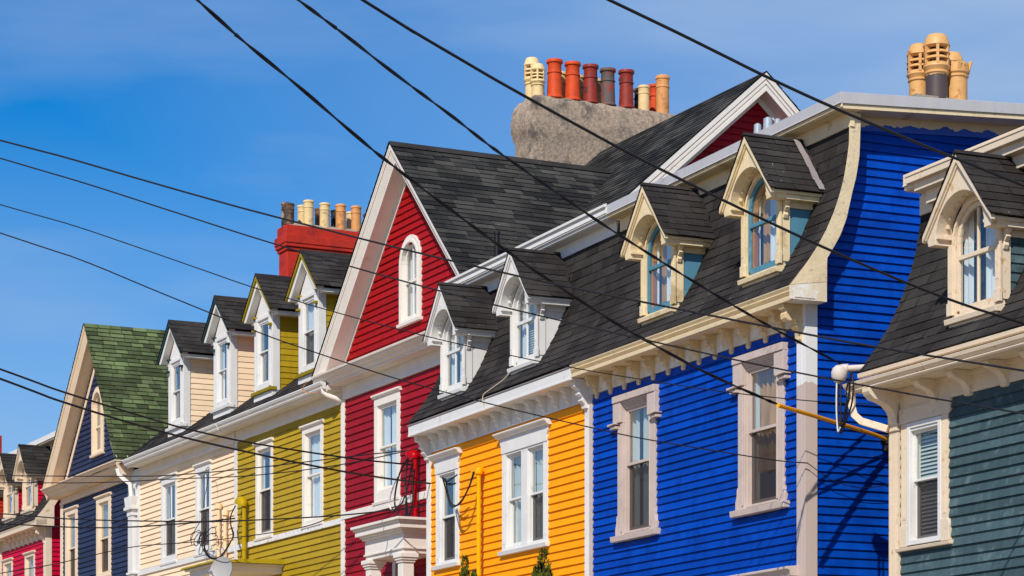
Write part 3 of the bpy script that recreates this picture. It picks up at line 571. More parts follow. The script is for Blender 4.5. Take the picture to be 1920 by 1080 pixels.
# chimney with four pots
def pot_plain(par, u, n, z, h, r, m, belly=True, name='chimney_pot', label=None):
    pr = [(r*.90, 0), (r*.93, h*.09), (r*1.10, h*.10), (r*1.12, h*.125), (r*1.08, h*.145), (r*.98, h*.16), (r*.93, h*.4), (r*.88, h*.68), (r*.97, h*.685), (r*.98, h*.71), (r*.88, h*.72), (r*.87, h*.89), (r*.93, h*.92), (r*1.05, h*.93), (r*1.07, h*.965), (r*1.02, h), (r*.84, h), (r*.8, h*.6), (r*.7, .02)] if belly else \
         [(r*.98, 0), (r*.96, h*.70), (r*1.04, h*.715), (r*1.04, h*.745), (r*.96, h*.76), (r*.97, h*.90), (r*1.07, h*.92), (r*1.07, h*.97), (r*1.0, h), (r*.84, h), (r*.8, h*.6), (r*.7, .02)]
    return MB().lathe(u, n, z, pr).build(name, m, par, smooth=True, recalc=False, label=label)
def pot_louvre(par, u, n, z, h, r, m, m2='soot', label=None):
    b = MB(); b.lathe(u, n, z, [(r*.93, 0), (r*.93, h*.40), (r*1.05, h*.415), (r*1.05, h*.435), (r*.96, h*.45), (r*1.05, h*.48), (r*1.16, h*.51), (r*1.14, h*.53), (r*.95, h*.575), (r*.6, h*.575)], 24)
    b.lathe(u, n, z, [(r*.7, h*.80), (r*1.08, h*.815), (r*1.16, h*.83), (r*1.12, h*.86), (r*1.0, h*.92), (r*.84, h*.985), (r*.74, h), (r*.5, h)], 24)
    for k in range(2):
        zz = h*(.625+k*.085); b.lathe(u, n, z, [(r*.70, zz), (r*1.16, zz), (r*1.14, zz+h*.008), (r*.93, zz+h*.045), (r*.7, zz+h*.045)], 24)
    for q in range(6):
        a = q*math.pi/3+.5; du, dn = math.cos(a), math.sin(a); x, y = u+du*r*1.0, n+dn*r*1.0; w_ = .017
        lo = [(x-dn*w_-du*.04, y+du*w_-dn*.04), (x+dn*w_-du*.04, y-du*w_-dn*.04), (x+dn*w_+du*.018, y-du*w_+dn*.018), (x-dn*w_+du*.018, y+du*w_+dn*.018)]
        b.prism([(p, q_, z+h*.54) for p, q_ in lo], [(p, q_, z+h*.82) for p, q_ in lo])
    f0 = len(b.f); b.lathe(u, n, z, [(r*.72, h*.56), (r*.72, h*.83)], 16); b.mk.append((f0, len(b.f), m2))
    return b.build('chimney_pot', m, par, smooth=True, recalc=False, label=label)
b = MB(); b.box(-1.05, -.3, -2.75, -1.7, 8.0, 8.45); ch = b.build('chimney', 'mortar', H)
pot_louvre(ch, -.72, -2.02, 8.42, .76, .132, 'clay_gold')
zpaint('half_sooty', (212, 160, 96), (74, 62, 58), 8.43+.34-zb, .10, 11)
pot_louvre(ch, -.42, -2.07, 8.42, .80, .142, 'half_sooty', label='louvred pot blackened with soot below')
pot_louvre(ch, -.74, -2.50, 8.42, .72, .132, 'clay_gold')
b = MB(); h, r = .50, .135
b.lathe(-.42, -2.36, 8.42, [(r*.95, 0), (r*.95, h*.62), (r*1.06, h*.64), (r*1.06, h*.68), (r*1.0, h*.70), (r*1.15, h*.74), (r*1.16, h*.80), (r*1.06, h*.96), (r*.9, h*.99), (r*.85, h*.5)])
for q in range(5):
    a = q*6.283/5+.4; du, dn = math.cos(a), math.sin(a); x, y = -.42+du*r*1.15, -2.36+dn*r*1.15
    b.prism([(x-dn*.02, y+du*.02, 8.42+h*.78), (x+dn*.02, y-du*.02, 8.42+h*.78), (x-du*.02, y-dn*.02, 8.42+h*.95)], [(x-dn*.02+du*.03, y+du*.02+dn*.03, 8.42+h*1.0), (x+dn*.02+du*.03, y-du*.02+dn*.03, 8.42+h*1.0), (x+du*.0, y+dn*.0, 8.42+h*1.03)])
b.build('chimney_pot', 'clay_gold', ch, recalc=False, smooth=True, label='short crown topped pot')
# galvanised vents standing on the roof
for u_, n_2, tp, rr in ((-4.02, -1.66, 8.98, .05), (-3.99, -1.80, 9.07, .062), (-3.96, -1.93, 9.06, .05)):
    b = MB(); b.lathe(u_, n_2, 8.05, [(rr*1.9, 0), (rr*1.7, .45), (rr, tp-8.1), (rr*.98, tp-8.05), (rr*.4, tp-8.03)], 14); b.build('roof_vent', 'galvanised', H, recalc=False, smooth=True)

# =================================================================== YELLOW HOUSE
zb = ground_z(-8.5); uL, uR = -11.50, -5.657
H = thing('yellow_house', A, -8.5, 0, zb, 'golden yellow clapboard row house with white trim and two white arched dormers', 'house')
holes = []
def yellow_window(uc, hw, mulls, kinds):
    z0, z1, rail = 3.70, 5.02, 4.37; c = hw+.155
    b = MB()
    for s in (-1, 1):
        x = sorted((uc+s*(hw+.012), uc+s*c)); b.box(x[0], x[1], -.03, .035, z0-.06, z1+.11)
        for j in (.3, .5, .7): q = x[0]+(x[1]-x[0])*j; b.box(q-.007, q+.007, .035, .043, z0+.05, z1+.06)
    b.pn([(uc-c, z1+.05), (uc+c, z1+.05), (uc+c+.0, z1+.14), (uc+c+.045, z1+.21), (uc+c+.045, z1+.27), (uc-c-.045, z1+.27), (uc-c-.045, z1+.21), (uc-c, z1+.14)], -.03, .05)
    b.pu([(-.03, z1+.27), (.07, z1+.27), (.10, z1+.295), (.105, z1+.31), (.14, z1+.33), (.14, z1+.35), (-.03, z1+.36)], uc-c-.11, uc+c+.11)
    b.box(uc-hw-.015, uc+hw+.015, -.03, .034, z0-.06, z0-.02); b.box(uc-hw-.015, uc+hw+.015, -.03, .034, z1+.02, z1+.05)
    if mulls: b.box(uc-.105, uc+.105, -.05, .036, z0-.02, z1+.02)
    w_ = b.build('window', 'white', H, bevel=.004)
    s = MB(); s.pu([(-.02, z0-.12), (.075, z0-.12), (.09, z0-.06), (-.02, z0-.05)], uc-c-.05, uc+c+.05); s.build('sill', 'white', w_, bevel=.005)
    if mulls:
        for a, c2, k in ((uc-hw, uc-.12, kinds[0]), (uc+.12, uc+hw, kinds[1])): sashes(w_, a, c2, z0, z1, 0, rail, 'white', fr=.04, screen=k == 'c2')
        recess(w_, uc-hw, uc+hw, z0, z1, 0, 'curtain', 'curtain')
        cc = MB(); wavy(cc, uc-.02, uc+.25, -.18, z0, z1+.05, .02, .1); cc.build('curtain', 'curtain', w_, recalc=False, smooth=True)
    else: sashes(w_, uc-hw, uc+hw, z0, z1, 0, rail, 'white', screen=True); recess(w_, uc-hw, uc+hw, z0, z1, 0, kinds[0], 'curtain')
    holes.append((uc-hw-.02, uc+hw+.02, z0-.05, z1+.05))
yellow_window(-10.66, .30, False, ['curtain']); yellow_window(-7.79, .63, True, ['c', 'c2'])
siding(H, 'yellow', zb-.3, 5.44, lambda z: (uL+.12, uR-.13), holes, e=.115, name='front_clapboards')
body(H, uL, uR, zb-.3, 7.9, depth=9)
for x0, x1 in ((uL, uL+.16), (uR-.145, uR)):
    b = MB(); b.box(x0, x1, -.12, .035, zb-.3, 5.44)
    for j in (.3, .5, .7): q = x0+(x1-x0)*j; b.box(q-.008, q+.008, .035, .043, zb, 5.2)
    b.build('corner_board', 'white', H, bevel=.004)
MB().box(uL, uL+.02, -9, -.12, zb-.3, 5.7).build('side_wall', 'yellow', H)
MB().pu([(-9, 5.7)]+[(n-.02, z) for n, z in CURVE]+[(-9, 7.92)], uL-.04, uL).build('mansard_end', 'shingle_black', H)
b = MB(); b.box(uL, uR, -.02, .024, 5.45, 5.71); b.box(uL, uR, .024, .035, 5.44, 5.47); b.build('frieze', 'white', H, bevel=.003)
b = MB(); b.box(uL-.03, uR+.01, -.02, .31, 5.705, 5.73); b.pu([(.31, 5.70), (.335, 5.70), (.335, 5.73), (.328, 5.735), (.328, 5.86), (.30, 5.861), (.1, 5.88), (.1, 5.74), (.31, 5.731)], uL-.03, uR+.01); b.build('eaves_fascia', 'white', H, bevel=.003)
b = MB(); b.pu([(.30, 5.862), (.338, 5.864), (.342, 5.882), (.29, 5.90)], uL-.05, uR); b.build('drip_edge', 'gutter_grey', H)
cvY = [(.32, 5.905)]+CURVE[1:]
mansard_house(H, uL-.05, uR, 0., 'white', 'white', ends=(False, False), cv=cvY, sh='shingle_black')
b = MB(); b.box(uL-.05, uR, -9, -.85, 8.0, 8.11); b.build('flat_roof', 'shingle_black', H)
b = MB(); b.pu([(-.222, 8.10), (-.19, 8.105), (-.19, 8.14), (-.24, 8.155)], uL-.06, uR); b.pu([(-.235, 8.02), (-.215, 8.02), (-.222, 8.10), (-.235, 8.10)], uL-.05, uR); b.build('coping_moulding', 'white', H, bevel=.002)
brackets(H, [-11.1+.402*i for i in range(13)], 5.705, BR_STEP, .07, 'white')
brackets(H, [-11.42, -5.74], 5.705, BR_STEP, .12, 'white', name='corner_bracket', sc=1.45)
gothic_dormer(H, -10.19, 0, 'white', 'white', 'white', mull=True, kind='curtain', label='left dormer with open white curtains')
gothic_dormer(H, -7.57, 0, 'white', 'white', 'white', mull=True, kind='blind', label='right dormer with a white blind in its window')
b = MB(); mz = 3.0
b.tube([(-9.23, .12, 2.3), (-9.23, .12, 4.86)], .032, 10); b.tube([(-9.23, .12, 4.1), (-9.23, .12, 4.13)], .040, 10); b.tube([(-9.23, .12, 3.35), (-9.23, .12, 3.38)], .040, 10)
b.lathe(-9.23, .12, 4.84, [(.035, 0), (.06, .02), (.065, .08), (.05, .11), (.01, .12)], 12); b.box(-9.40, -9.2, .06, .18, 4.90, 4.96); ms = b.build('service_mast', 'mast_yellow', H, smooth=True)
b = MB(); b.loop([(-9.37, .14, 4.91), (-9.40, .2, 4.7), (-9.52, .25, 4.52), (-9.7, .3, 4.42), (-9.85, .32, 4.46), (-9.95, .35, 4.7), (-9.95, .4, 4.86)], .012, 6); b.loop([(-9.34, .14, 4.91), (-9.38, .22, 4.66), (-9.6, .28, 4.44), (-9.82, .33, 4.5), (-9.90, .38, 4.86)], .012, 6)
b.loop([(-9.95, .4, 4.88), (-9.8, .4, 4.80), (-9.55, .38, 4.84), (-9.45, .38, 4.86)], .012, 6); b.loop([(-9.95, .4, 4.86), (-9.7, .4, 4.74), (-9.5, .38, 4.74)], .012, 6); b.build('cable_loop', 'rubber', ms, smooth=True)

MB().loop([(-7.879, 0.17, 6.225), (-7.95, 0.205, 6.15), (-8.034, 0.235, 6.09), (-8.2, 0.29, 6.02), (-8.375, 0.335, 5.965), (-8.48, 0.365, 5.92), (-8.53, 0.365, 5.86), (-8.535, 0.355, 5.78), (-8.52, 0.345, 5.69)], .007, 6).build('loose_cord', 'buff_trim', H, smooth=True)

# =================================================================== GREEN (TEAL) HOUSE
zb = ground_z(4.5); uL = 1.83; DZ = -1.235
H = thing('teal_house', A, 4.5, 0, zb, 'dark teal clapboard house at the right edge with buff trim and one arched dormer', 'house')
cvG = [(.31, 5.895), (.23, 6.025), (.05, 6.265), (-.09, 6.485), (-.23, 6.765), (-.31, 6.965), (-.385, 7.195), (-.44, 7.435), (-.475, 7.695), (-.505, 7.90)]
b = MB(); uc = 2.48; hw = .325
for x0, x1 in ((2.03, 2.155), (2.805, 2.925)):
    b.box(x0, x1, -.03, .035, 2.73, 4.06)
    for j in (.3, .5, .7): q = x0+(x1-x0)*j; b.box(q-.006, q+.006, .035, .042, 3.02, 4.0)
b.pn([(2.005, 2.731), (2.155, 2.731), (2.155, 2.96), (2.03, 2.96), (2.005, 2.92)], .0, .048); b.pn([(2.805, 2.731), (2.96, 2.731), (2.96, 2.90), (2.935, 2.96), (2.805, 2.96)], .0, .048)
b.pn([(2.0, 4.061), (2.93, 4.061), (2.965, 4.10), (2.965, 4.222), (2.0, 4.222)], -.02, .04); b.build
w_ = b.build('window', 'buff_trim', H, bevel=.004)
s = MB(); s.pu([(-.02, 2.685), (.065, 2.685), (.075, 2.72), (-.02, 2.735)], 1.97, 3.0); s.build('sill', 'buff_trim', w_, bevel=.004)
b = MB(); b.box(2.156, 2.215, -.06, .045, 2.74, 4.055); b.box(2.745, 2.804, -.06, .045, 2.74, 4.055); b.box(2.2151, 2.7449, -.06, .045, 3.995, 4.055); b.box(2.2151, 2.7449, -.06, .045, 2.74, 2.79); b.box(2.2151, 2.7449, -.06, .03, 3.965, 3.994); b.build('window_frame', 'white', w_, bevel=.005)
sashes(w_, 2.216, 2.744, 2.792, 3.964, 0., 3.42, 'white', fr=.03, screen=True); recess(w_, 2.216, 2.744, 2.79, 3.96, 0., 'blind', 'blind')
siding(H, 'teal', zb-.3, 4.22, lambda z: (uL+.17, 8.), [(2.19, 2.77, 2.76, 4.03)], e=.104, name='front_clapboards')
body(H, uL, 8., zb-.3, 6.6)
MB().box(uL, uL+.02, -9, -.02, zb-.3, 4.4).build('side_wall', 'teal', H)
MB().pu([(-9, 4.4)]+[(n-.02, z+DZ) for n, z in cvG]+[(-9, 6.6)], 1.67, 1.70).build('mansard_end', 'shingle_black', H)
b = MB(); b.box(uL, uL+.165, -.14, .06, zb-.3, 4.0)
for j in (.22, .42, .62, .82): q = uL+.165*j; b.box(q-.008, q+.008, .06, .068, zb, 3.95)
b.box(uL-.015, uL+.18, -.14, .08, 4.001, 4.03); b.box(uL-.005, uL+.17, -.14, .07, 4.031, 4.3); b.build('corner_board', 'buff_trim', H, bevel=.004)
b = MB(); b.box(uL, 8., -.02, .022, 4.223, 4.45); b.box(uL, 8, .022, .05, 4.40, 4.45); b.build('frieze', 'buff_trim', H, bevel=.003)
b = MB(); b.box(uL-.23, 8., -.02, .33, 4.451, 4.47); b.pu([(.31, 4.43), (.335, 4.43), (.345, 4.47), (.345, 4.50), (.30, 4.55), (-.02, 4.62), (-.02, 4.471), (.31, 4.4701)], uL-.18, 8.)
b.build('soffit', 'buff_trim', H, bevel=.003)
b = MB(); b.pu([(.346, 4.44), (.40, 4.44), (.415, 4.46), (.40, 4.475), (.44, 4.51), (.45, 4.545), (.435, 4.55), (.42, 4.53), (.36, 4.53), (.346, 4.55)], uL-.32, 8.); b.build('gutter', 'buff_trim', H, bevel=.003)
b = MB(); b.pu([(.30, 4.60), (.33, 4.61), (.335, 4.65), (.29, 4.67)], uL-.2, 8.); b.build('drip_edge', 'buff_trim', H)
brackets(H, [2.67, 3.29, 3.93, 4.57, 5.2], 4.45, BR_S, .11, 'buff_trim', sc=.95); brackets(H, [1.93], 4.45, BR_S, .14, 'buff_trim', name='corner_bracket', sc=1.4)
b = MB(); b.tube([(1.60, .39, 4.45), (1.60, .385, 4.30), (1.62, .36, 4.2), (1.67, .30, 4.13), (1.88, .10, 4.03)], .055, 4); b.build('downspout', 'buff_trim', H, bevel=.006)
mansard_house(H, 1.66, 8., DZ, 'buff_trim', 'buff_trim', ends=(False, False), cv=cvG, sh='shingle_black')
b = MB(); b.box(1.90, 8., -.62, -.22, 6.64, 6.73); b.box(1.82, 8., -.62, -.16, 6.731, 6.80); b.box(1.80, 8., -.62, -.15, 6.801, 6.82); b.box(1.98, 8, -.62, -.32, 6.50, 6.639); b.box(1.66, 1.98, -.75, -.45, 6.45, 6.66); b.build('upper_cornice', 'buff_trim', H, bevel=.004)
MB().box(1.6, 8, -9, -.5, 6.70, 6.85).build('flat_roof', 'shingle_black', H)
gothic_dormer(H, 3.55, DZ+.0, 'buff_trim', 'teal', 'buff_trim', mull=True, kind='curtain', cv=[(n, z) for n, z in cvG], cheek_siding=True)
b = MB(); b.tube([(1.45, .35, 4.74), (1.75, .02, 4.74)], .035, 12); b.tube([(1.40, .40, 4.74), (1.46, .34, 4.74)], .05, 12)
b.lathe(1.40, .42, 4.58, [(.015, -.01), (.06, .02), (.088, .07), (.09, .12), (.075, .165), (.04, .195), (.01, .20)], 16)
ms = b.build('service_mast', 'mast_white', H, smooth=True)
b = MB(); b.loop([(1.38, .42, 4.62), (1.40, .44, 4.3), (1.43, .44, 4.08), (1.47, .44, 4.02), (1.55, .44, 4.12), (1.68, .44, 4.3), (1.75, .46, 4.5), (1.72, .46, 4.66)], .010, 8)
b.loop([(1.42, .42, 4.62), (1.46, .44, 4.25), (1.47, .44, 4.08), (1.56, .44, 4.2), (1.62, .44, 4.38), (1.70, .46, 4.64)], .010, 8); b.loop([(1.47, .46, 4.06), (1.60, .46, 4.3), (1.62, .46, 4.5), (1.74, .47, 4.64)], .009, 8); b.build('cable_loop', 'rubber', ms, smooth=True)
b = MB(); b.loop([(1.395, .45, 4.62), (1.42, .47, 4.3), (1.45, .47, 4.05), (1.50, .47, 4.08)], .009, 8); b.build('grey_wire', 'grey_cable', ms, smooth=True)

# =================================================================== RED HOUSE (frame B)
zb = ground_z(-14); uL, uR = -5.62, -.02
H = thing('red_house', B, -2.8, 0, zb, 'crimson clapboard house with a steep front gable, arched attic window and wide off-white bargeboards', 'house')
holes = [win_simple(H, -3.59, .40, 5.36, 6.80, 6.08, m='warm_white', cas=.15, head=.21, kind='curtainwide', cm='curtain_white', sillz=.20, screen=False)]
AP = (-2.6, 11.0); LF = (-6.08, 7.60); RF = (.88, 7.60)
siding(H, 'red', zb-.3, 7.14, lambda z: (uL+.13, uR), holes, e=.128, name='front_clapboards')
siding(H, 'gable_red', 7.6, 10.66, lambda z: ((AP[0]-(AP[1]-.30-z)/.977, AP[0]+(AP[1]-.30-z)/.977) if z < 10.66 else None), [(-2.94, -2.26, 8.08, 9.30)], e=.118, name='gable_clapboards')
body(H, uL, uR, zb-.3, 7.4)
for x0, x1 in ((uL-.03, uL+.135), (uR-.12, uR)): MB().box(x0, x1, -.12, .036, zb-.3, 7.15).build('corner_board', 'warm_white', H, bevel=.004)
b = MB(); b.box(uL, uR, -.03, .045, 5.01, 5.135); b.build('belt_board', 'warm_white', H, bevel=.004)
b = MB(); b.box(uL-.03, uR, -.02, .024, 7.15, 7.40); b.box(uL-.03, uR, .024, .04, 7.15, 7.22); b.build('frieze', 'warm_white', H, bevel=.003)
b = MB(); b.pu([(-.02, 7.401), (.22, 7.401), (.22, 7.56), (-.02, 7.60)], uL-.40, uR); b.build('soffit', 'warm_white', H, bevel=.003)
b = MB(); b.pu([(.221, 7.405), (.27, 7.405), (.275, 7.425), (.265, 7.44), (.31, 7.465), (.33, 7.49), (.325, 7.505), (.385, 7.53), (.40, 7.555), (.395, 7.565), (.44, 7.575), (.45, 7.61), (.221, 7.61)], uL-.42, uR+.9); b.build('gutter', 'warm_white', H, bevel=.003)
crown_block(H, [LF, AP, RF], .41, 'warm_white')
for s in (-1, 1): MB().pn([(AP[0]+s*3.22, 7.62), (AP[0]+s*3.05, 7.62), (AP[0], 10.59), (AP[0], 10.76)], .0, .03).build('rake_trim', 'warm_white', H, bevel=.003)
def arched_window(par, uc, z0, ztop, rail, m, mull, kind, hw=.31, cas=.13):
    zs = ztop-hw; b = MB(); arch_ring(b, uc, z0-.06, zs, hw+cas, hw+.005, -.03, .05); arch_ring(b, uc, z0-.06, zs, hw+cas*.45, hw+.006, .05, .065)
    b.box(uc-hw-.01, uc+hw+.01, -.03, .049, z0-.06, z0-.02)
    w_ = b.build('gable_window', m, par, bevel=.004)
    s = MB(); s.pu([(-.02, z0-.12), (.08, z0-.12), (.09, z0-.07), (-.02, z0-.055)], uc-hw-cas-.03, uc+hw+cas+.03); s.build('sill', m, w_, bevel=.004)
    b = MB(); arch_ring(b, uc, z0, zs, hw, hw-.045, -.05, -.01); b.box(uc-hw+.04, uc+hw-.04, -.07, -.03, z0-.02, z0+.05); b.box(uc-hw+.04, uc+hw-.04, -.05, .0, rail-.025, rail+.025)
    if mull: b.box(uc-.015, uc+.015, -.045, -.015, z0, ztop-.03)
    b.build('sash', m, w_, bevel=.003)
    p = MB(); p.poly([(u, -.035, z) for u, z in [(uc-hw+.02, z0)]+arc(uc, zs, hw-.02, 180, 0)+[(uc+hw-.02, z0)]]); p.build('glass_pane', 'glass', w_, recalc=False)
    recess(w_, uc-hw, uc+hw, z0, ztop-.1, 0., kind, 'curtain_white')
arched_window(H, -2.6, 8.13, 9.38, 8.74, 'warm_white', True, 'curtainwide')
# front gable roof, main roof with end gable to the right
for s, f in ((-1, LF), (1, RF)):
    shingles(H, 'shingle_arch', [(f[0]+s*.02, f[1]+.0), (AP[0], AP[1]+.025)], -4.3, .425, axis='n', course=.135, tab=.36, name='gable_roof', lift=.012)
MB().pn([(AP[0]-.12, AP[1]-.06), (AP[0], AP[1]+.05), (AP[0]+.12, AP[1]-.06), (AP[0], AP[1]+.03)], -3.8, .426).build('ridge_cap', 'shingle_black', H)
RZ = (-5.19, 12.19); pf = [(-.12, RZ[1]-.885*5.07), (-5.19, 12.19)]
shingles(H, 'shingle_arch', pf, uL-.1, .31, course=.135, tab=.36, name='main_roof')
shingles(H, 'shingle_arch', [(-10.6, 12.19-.885*5.41), (-5.19, 12.19)], uL-.1, .31, course=.2, tab=.36, name='rear_roof')
gable_block(H, [(.28, RZ[1]-.885*5.47-.02), (-5.19, 12.17), (-10.6, 12.17-.885*5.41)], .31, .0, .27, 'warm_white', name='end_bargeboard', axis='u')
b = MB()
for s in (-1, 1): b.pu([(-5.19+s*.0, 11.74), (-5.19, 11.92), (-5.19+s*4.5, 11.92-.885*4.5), (-5.19+s*4.5, 11.74-.885*4.5)], .0, .03)
b.build('end_rake_trim', 'warm_white', H, bevel=.003)
siding(H, 'red', 7.4, 11.86, lambda z: (-5.19-(11.88-z)/.885, -5.19+(11.88-z)/.885) if z < 11.87 else None, e=.118, plane='side', at=-.02, name='end_clapboards')
MB().pu([(-.3, 7.3), (-5.19, 11.5), (-10, 7.3)], uL+.1, uR-.05).build('attic_body', 'dark_room', H)
MB().pn([(-5.9, 7.4), (-2.6, 10.6), (.3, 7.7), (.3, 7.4)], -3.5, -.62).build('gable_body', 'dark_room', H)
MB().tube([(-.2, -.42, 8.2), (-.2, -.42, 9.10)], .042, 12).tube([(-.2, -.42, 9.08), (-.2, -.42, 9.12)], .052, 12).build('vent_pipe', 'rubber', H, smooth=True)
# great rendered chimney with its two rows of pots
def lumpy(name, m, par, rings, k=44, amp=.017, cr=.04):
    """rendered slab with softened corners: rings of (z, u centre, n centre, half u, half n)"""
    b = MB(); path = []
    def ringpts(hu, hn):
        out = []
        for cx, cy, a0 in ((hu-cr, hn-cr, 0), (-hu+cr, hn-cr, 90), (-hu+cr, -hn+cr, 180), (hu-cr, -hn+cr, 270)):
            out += [(cx+cr*math.cos(R(a0+x)), cy+cr*math.sin(R(a0+x))) for x in (0, 30, 60, 90)]
        full = []
        for (x0, y0), (x1, y1), q in zip(out, out[1:]+out[:1], range(16)):
            full.append((x0, y0))
            if q % 4 == 3:
                kk = 14 if q in (3, 11) and False else (14 if abs(y1-y0) > abs(x1-x0) else 3)
                full += [(x0+(x1-x0)*j/kk, y0+(y1-y0)*j/kk) for j in range(1, kk)]
        return full
    for z, uc_, nc_, hu, hn in rings:
        rp = ringpts(hu, hn); k = len(rp)
        for x, y in rp: b.v.append((uc_+x+random.uniform(-amp, amp), -(nc_+y+random.uniform(-amp, amp)), z+random.uniform(-amp, amp)*.8))
    for j in range(len(rings)-1):
        for q in range(k): b.f.append((j*k+q, j*k+(q+1) % k, (j+1)*k+(q+1) % k, (j+1)*k+q)); b.t.append(0)
    b.f.append(tuple((len(rings)-1)*k+q for q in range(k))); b.t.append(0)
    o = b.build(name, m, par, smooth=True)
    return o
uc_, nc_ = -5.82, -5.27
ch = lumpy('chimney', 'render', H, [(7.5, uc_, nc_, .33, 1.56)]+[(11.0+.22*i, uc_, nc_, .33, 1.56) for i in range(6)]+[(12.25, uc_, nc_, .335, 1.57), (12.38, uc_, nc_, .36, 1.62), (12.5, uc_, nc_, .37, 1.65), (12.68, uc_, nc_, .37, 1.65), (12.85, uc_, nc_, .36, 1.62), (12.97, uc_, nc_, .35, 1.57), (13.06, uc_, nc_, .33, 1.50), (13.10, uc_, nc_, .27, 1.40)])
pot_louvre(ch, -6.0, -3.98, 13.05, .86, .135, 'clay_buff', label='tallest buff louvred pot'); pot_louvre(ch, -5.66, -3.93, 13.02, .68, .125, 'clay_buff', label='shorter buff louvred pot')
for n_, h_, m_, be, r_ in ((-4.28, .80, 'clay_red', 1, .148), (-4.66, .80, 'clay_red', 1, .148), (-5.04, .80, 'clay_dark', 1, .146), (-5.41, .78, 'clay_sooty', 1, .146), (-5.81, .80, 'clay_dark', 1, .146), (-6.19, .56, 'clay_buff', 0, .11), (-6.60, .80, 'clay_tan', 0, .13)):
    pot_plain(ch, -5.65, n_, 13.02, h_, r_, m_, be)
for n_, h_, m_ in ((-4.12, .74, 'clay_dark'), (-4.60, .72, 'clay_buff'), (-4.97, .70, 'clay_buff'), (-5.35, .68, 'clay_buff'), (-5.98, .80, 'clay_dark'), (-6.3, .62, 'soot'), (-6.62, .74, 'clay_red')):
    pot_plain(ch, -6.0, n_, 13.0, h_, .12, m_, 1)
# portico
b = MB()
def ring_box(b, u0, u1, n1, z0, z1, o): b.box(u0-o, u1+o, -.02, n1+o, z0, z1)
pu0, pu1, pn = -3.02, -1.42, .68
ring_box(b, pu0, pu1, pn, 4.13, 4.36, .0); ring_box(b, pu0, pu1, pn, 4.361, 4.40, .04); ring_box(b, pu0, pu1, pn, 4.401, 4.43, .07); ring_box(b, pu0, pu1, pn, 4.431, 4.52, .13); ring_box(b, pu0, pu1, pn, 4.521, 4.555, .16); ring_box(b, pu0, pu1, pn, 4.556, 4.60, .19)
ring_box(b, pu0, pu1, pn, 4.10, 4.129, .02); ring_box(b, pu0, pu1, pn, 4.03, 4.099, -.01)
po = b.build('portico', 'warm_white', H, bevel=.006)
for uu in (pu0+.13, pu1-.13):
    b = MB(); b.box(uu-.10, uu+.10, pn-.2, pn, zb+.1, 3.88); b.box(uu-.12, uu+.12, pn-.22, pn+.02, 3.881, 3.92); b.box(uu-.14, uu+.14, pn-.24, pn+.04, 3.921, 3.96); b.box(uu-.16, uu+.16, pn-.26, pn+.06, 3.961, 4.029); b.build('column', 'warm_white', po, bevel=.005)
b = MB(); arch_ring(b, -2.9, 2.0, 3.95, .42, .30, .0, .05); b.build('door_surround', 'warm_white', po, bevel=.004)
b = MB(); b.poly([(u, .02, z) for u, z in [(-3.2, 2.0)]+arc(-2.9, 3.95, .30, 180, 0)+[(-2.6, 2.0)]]); b.build('fanlight', 'screen', po, recalc=False)
# service mast
b = MB(); b.tube([(-2.19, .12, 4.6), (-2.19, .12, 5.72)], .035, 12); b.tube([(-2.19, .12, 4.83), (-2.19, .12, 4.86)], .045, 12); b.tube([(-2.19, .12, 5.3), (-2.19, .12, 5.33)], .045, 12)
def head(b, u, n, z, r=.10):
    k, m_ = 18, 7; i0 = len(b.v); c0, s0 = math.cos(R(-18)), math.sin(R(-18))
    for j in range(m_+1):
        el = R(90*j/m_)
        for q in range(k):
            a = 6.28318*q/k; x = math.cos(el)*math.cos(a)*r*1.45-r*.75; y = math.cos(el)*math.sin(a)*r*.8; h = math.sin(el)*r*1.0
            b.v.append((u+x*c0-h*s0, -(n+y), z+(-x*s0)*-1*.9+h*c0-.02))
    for j in range(m_):
        for q in range(k): b.f.append((i0+j*k+q, i0+j*k+(q+1) % k, i0+(j+1)*k+(q+1) % k, i0+(j+1)*k+q)); b.t.append(0)
    b.f.append(tuple(i0+q for q in range(k))); b.t.append(0)
head(b, -2.22, .13, 5.74, .13); ms = b.build('service_mast', 'mast_red', H, smooth=True)
b = MB()
b.loop([(-2.45, .15, 5.72), (-2.6, .22, 5.5), (-2.72, .25, 5.2), (-2.74, .25, 4.95), (-2.62, .22, 4.75), (-2.4, .2, 4.72), (-2.15, .2, 4.9), (-2.1, .2, 5.2), (-2.05, .2, 5.5)], .015, 6)
b.loop([(-2.42, .15, 5.72), (-2.42, .2, 5.4), (-2.36, .22, 5.1), (-2.34, .2, 4.85), (-2.42, .2, 4.68)], .015, 6); b.loop([(-2.2, .2, 5.5), (-2.3, .22, 5.2), (-2.5, .22, 5.0), (-2.72, .22, 4.93)], .012, 6)
b.loop([(-2.34, .22, 4.98), (-2.4, .2, 4.8), (-2.46, .2, 4.62)], .026, 6); b.build('cable_loop', 'rubber', ms, smooth=True)
b = MB(); b.loop([(-2.62, .25, 5.45), (-2.8, .25, 5.3), (-2.95, .25, 5.12), (-2.98, .25, 5.0), (-2.9, .24, 4.9), (-2.78, .24, 4.92)], .014, 6); b.build('white_wire', 'grey_cable', ms, smooth=True)
b = MB(); b.tube([(-5.72, .36, 7.40), (-5.72, .34, 7.30), (-5.68, .28, 7.24), (-5.62, .10, 7.17), (-5.60, .02, 7.15)], .045, 10); b.build('downspout', 'warm_white', H, smooth=True)

MB().loop([(-6.038, .44, 7.565), (-6.349, .45, 7.514), (-6.454, .45, 7.423), (-6.218, .44, 7.352), (-5.806, .42, 7.29)], .007, 6).build('loose_wire', 'clay_tan', H, smooth=True)

